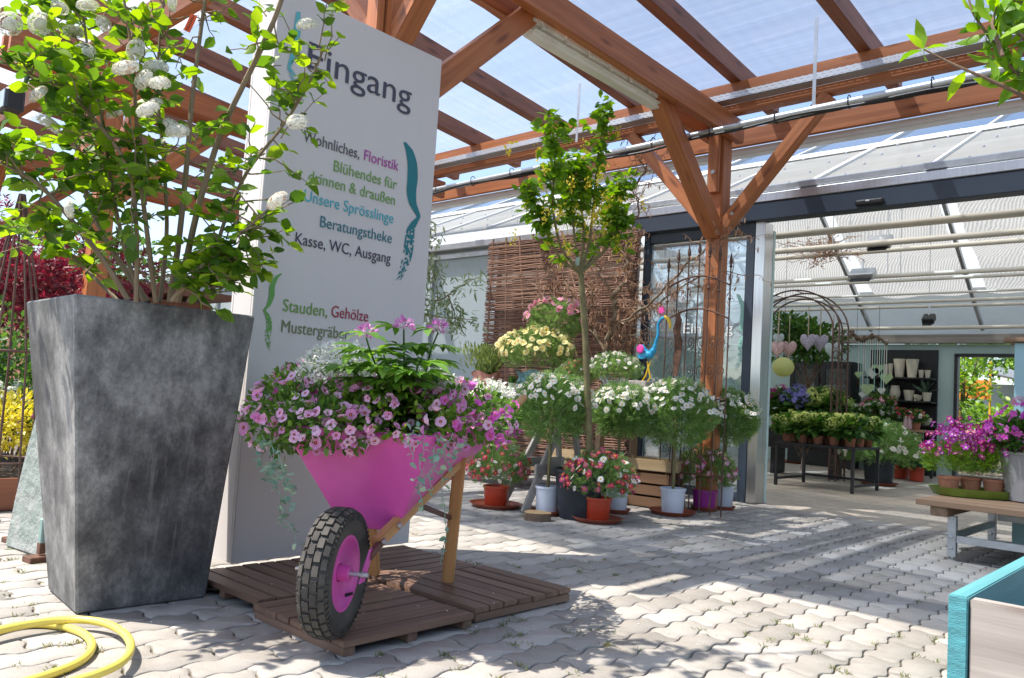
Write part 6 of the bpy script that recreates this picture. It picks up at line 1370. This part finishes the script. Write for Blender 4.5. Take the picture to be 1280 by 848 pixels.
p = onY(1158.5, 490, YS-.12); spiky((p[0], YS-.12, zs[1]+.14), 'spiky aloe in the cream pot on the second shelf'); p = onY(1107, 492, YS-.2); spiky((p[0], YS-.2, zs[1]+.07), 'spiky aloe at the left of the second shelf')
# long wooden table and what stands on it
t0_, t1_ = onY(1048, 533, 13.4)[0], onY(1157, 538, 13.4)[0]; zt_ = onY(1110, 535, 13.4)[2]
itable('flower_table', 'long brown topped table with black legs before the shelf wall', t0_, t1_, 13.3, 13.9, zt_, MT['table'], .04, .04, False)
def bunch(name, label, px, Y, z, R, kind, nf, fs, potm=None, pr=.07, ph=.12, cat='potted plant', lf='lf_mid', nl=260, cz=None):
    p = onY(px, 530, Y); t = thing(name, label, cat, (p[0], Y, z)); pot(t, pr*.85, pr, ph, potm or MT['terra'], n=18); P, d = ball(nl, (0, 0, cz or ph+R*.5), (R, R, R*.7), .45, -.7); leaves('foliage', P, d+[0, 0, .2], R*.42, MT[lf], t, LEAF, up=.4)
    f = rdir(nf*8); f = f[f[:, 2] > -.15][:nf]; flowers(t, kind, f*[R*1.05, R*1.05, R*.75]+[0, 0, cz or ph+R*.55], f+[0, 0, .3], fs, name='flower_head' if kind.startswith(('small', 'hy')) else 'flower'); return t
zt2 = zt_+.002
bunch('white_flower_pot', 'white flowers at the left end of the long table', 1070, 13.55, zt2, .19, 'small_white', 30, .03, pr=.09, ph=.08); bunch('flower_bucket', 'white flowers in a mint green bucket on the long table', 1094, 13.5, zt2, .17, 'small_white', 22, .03, M('mint_enamel', (.30, .62, .38), .4), .12, .17)
bunch('geranium_pot', 'bright pink geranium behind the mint bucket', 1086, 13.75, zt2, .15, 'small_pink', 10, .06, ph=.22); bunch('mixed_flower_pot', 'pink and yellow flowers in a high terracotta bowl on the long table', 1101, 13.8, zt2, .21, 'roses', 40, .035, None, .14, .27); bunch('white_flower_pot', 'white blossoms between the mint bucket and the glass vases', 1110, 13.45, zt2, .15, 'small_white', 26, .03, ph=.06)
bunch('red_flower_pot', 'dark red flowers with white in a glass vase on the long table', 1126, 13.5, zt2, .13, 'small_red', 12, .045, MT['cello'], .05, .14); bunch('flower_pot', 'red and white flowers in a terracotta pot at the right table end', 1144, 13.55, zt2, .15, 'redd', 30, .03, MT['terra'], .08, .11)
for k, (px, lab) in enumerate(((1132, 'pale pink lantern jug left on the table'), (1137, 'pale pink lantern jug right on the table'))):
    p = onY(px, 530, 13.42); o = MB().lathe([(.03, 0), (.04, .02), (.035, .16), (.025, .2), (.02, .2)], n=14).build('pink_jug', M('pale_pink_glass', (.62, .42, .46), .3), None, smooth=True); o.location = (p[0], 13.42, zt2); tag(o, lab, 'jug')
p = onY(1113, 530, 13.6); gbt = MB().lathe([(.05, 0), (.06, .03), (.06, .18), (.025, .24), (.028, .36), (.02, .36)], n=14).build('glass_bottle', MT['cello'], None, smooth=True); gbt.location = (p[0], 13.7, zt2); tag(gbt, 'clear glass bottle vase on the long table', 'bottle')
# floor plants
p = onZ(1098, 606); saucer(p, .24, 'wide terracotta saucer under the big daisy bush inside'); marguerite('daisy_bush', 'large white daisy bush in a black pot on the shop floor', p, (.17, .20, .30, MT['darkpot']), .50, (.50, .45, .30), 'white', 60, .04, None, nl=1000, lsz=.09, zmin=-.35, tmpl=FEATHER)
for px, Y, lab in ((1128, 13.1, 'dark red flowers in a red pot under the long table, left one'), (1147, 12.9, 'dark red flowers in a red pot under the long table, right one')): bunch('red_flower_pot', lab, px, Y, 0, .24, 'redd', 34, .03, MT['redpot'], .11, .2, lf='lf_dark')
p = onZ(1000, 579); saucer(p, .36, 'very wide terracotta saucer on the floor behind the metal table')
# hanging mobile from a twisted root
mbm = thing('hanging_root_mobile', 'twisted brown root hung with green hearts and pale ribbons before the shelf wall', 'hanging decoration', onY(1090, 425, 12.6))
c = np.array([onY(x, y, 12.6) for x, y in ((1062, 415), (1068, 422), (1078, 425), (1088, 420), (1098, 424), (1110, 430))]); t = np.linspace(0, 5, 40); q = np.stack([np.interp(t, range(6), c[:, i]) for i in range(3)], 1)+.03*np.stack([np.sin(t*7), np.cos(t*6), np.sin(t*9)], 1); MB().tube(q, np.linspace(.03, .018, 40), 7).build('root', MT['bark2'], mbm, True, smooth=True); MB().tube([q[8], (q[8][0], q[8][1], 2.58)], .003, 4).build('cord', MT['black'], mbm, True); MB().tube([q[30], (q[30][0], q[30][1], 2.58)], .003, 4).build('cord', MT['black'], mbm, True)
gh = M('sage_green_cloth', (.42, .55, .28), .8, .15, 30); wr = M('pale_ribbon', (.62, .64, .58), .7, .1); mr = M('mint_ribbon', (.36, .62, .55), .7, .1)
for k in range(13):
    x = 1074+k*2.9; top_ = onY(x, 424, 12.6); L_ = RNG.uniform(.35, .9); MB().tube([top_, top_-[0, 0, L_]], .006, 4).build('ribbon', (wr, mr, wr)[k % 3], mbm, True)
    if k % 2 == 0:
        V = [(16*math.sin(a)**3/17, (13*math.cos(a)-5*math.cos(2*a)-2*math.cos(3*a)-math.cos(4*a))/17) for a in np.linspace(0, 6.283, 25)[:-1]]; s = RNG.uniform(.05, .11); e = top_-[0, 0, L_+s*.5]
        MB().prism(V, lambda a, b, t: (e[0]+a*s, e[1]+t*.03, e[2]+b*s), 1.0).build('ornament', (gh, wr)[(k//2) % 2], mbm, True)
# ------------------------------------------------------------------ seen through the back door
bush('broadleaf_tree', 'leafy tree seen through the back door, left side', 'tree', (onY(1204, 470, 19)[0], 19, 2.0), (1.0, .8, 1.3), 1500, .12, 'lf_lime', LEAF, .05, 7)
bush('hedge_plants', 'green nursery plants with yellow tops seen through the back door', 'shrub', (onY(1240, 490, 24)[0], 24, 1.1), (2.6, .8, .8), 2200, .16, 'lf_lime', LEAF, None, 9)
bush('hedge_plants', 'darker nursery plants low behind the back door', 'shrub', (onY(1232, 520, 18)[0], 18, .55), (1.6, .7, .55), 1600, .11, 'lf_mid', LEAF, None, 8)
bush('hedge_plants', 'bright green plants on the far raised bank', 'shrub', (onY(1240, 440, 34)[0], 34, 3.4), (4.5, 1, 1.4), 2200, .22, 'lf_mid', LEAF, None, 9)
t = bush('nursery_flowers', 'mixed pink and white flowers just outside the back door', 'flowering plant', (onY(1225, 535, 16.4)[0], 16.4, .4), (.9, .4, .35), 900, .07, 'lf_mid', LEAF, None, 7); f = rdir(300); f = f[f[:, 2] > 0][:70]; flowers(t, 'small_pink', f*[.95, .42, .36]+[0, 0, .42], f, .05, name='flower_head')
ogp = onY(1218, 487, 20); og = thing('orange_banner', 'orange banner on two yellow posts beyond the back door', 'banner', (ogp[0], 20, 0)); MB().box((ogp[0], 20, ogp[2]), (.55, .03, .42)).build('banner_cloth', M('orange_cloth', (.80, .24, .03), .7), og, True)
for s in (-.3, .3): MB().tube([(ogp[0]+s, 20.03, 0), (ogp[0]+s, 20.03, 2.3)], .025, 6).build('banner_post', MT['c_yel'], og, True)
fg = thing('far_greenhouse', 'far nursery greenhouse with a sloping grey roof beyond the back door', 'building', (-4, 30, 0))
g0_, g1_ = onY(1215, 452, 29), onY(1275, 472, 29)
mk('roof', [(g0_[0]-1, 29, g0_[2]+.25), (g1_[0]+3, 29, g1_[2]-.5), (g1_[0]+3, 29, g1_[2]-.75), (g0_[0]-1, 29, g0_[2]), (g0_[0]-1, 36, g0_[2]+.25), (g1_[0]+3, 36, g1_[2]-.5), (g1_[0]+3, 36, g1_[2]-.75), (g0_[0]-1, 36, g0_[2])], [(0, 1, 2, 3), (4, 7, 6, 5), (0, 4, 5, 1), (3, 2, 6, 7), (0, 3, 7, 4), (1, 5, 6, 2)], MT['steel'], fg, True)
MB().box((g0_[0]+2, 33, 1.2), (6, .1, 2.4)).build('wall', MT['poly'], fg, True)
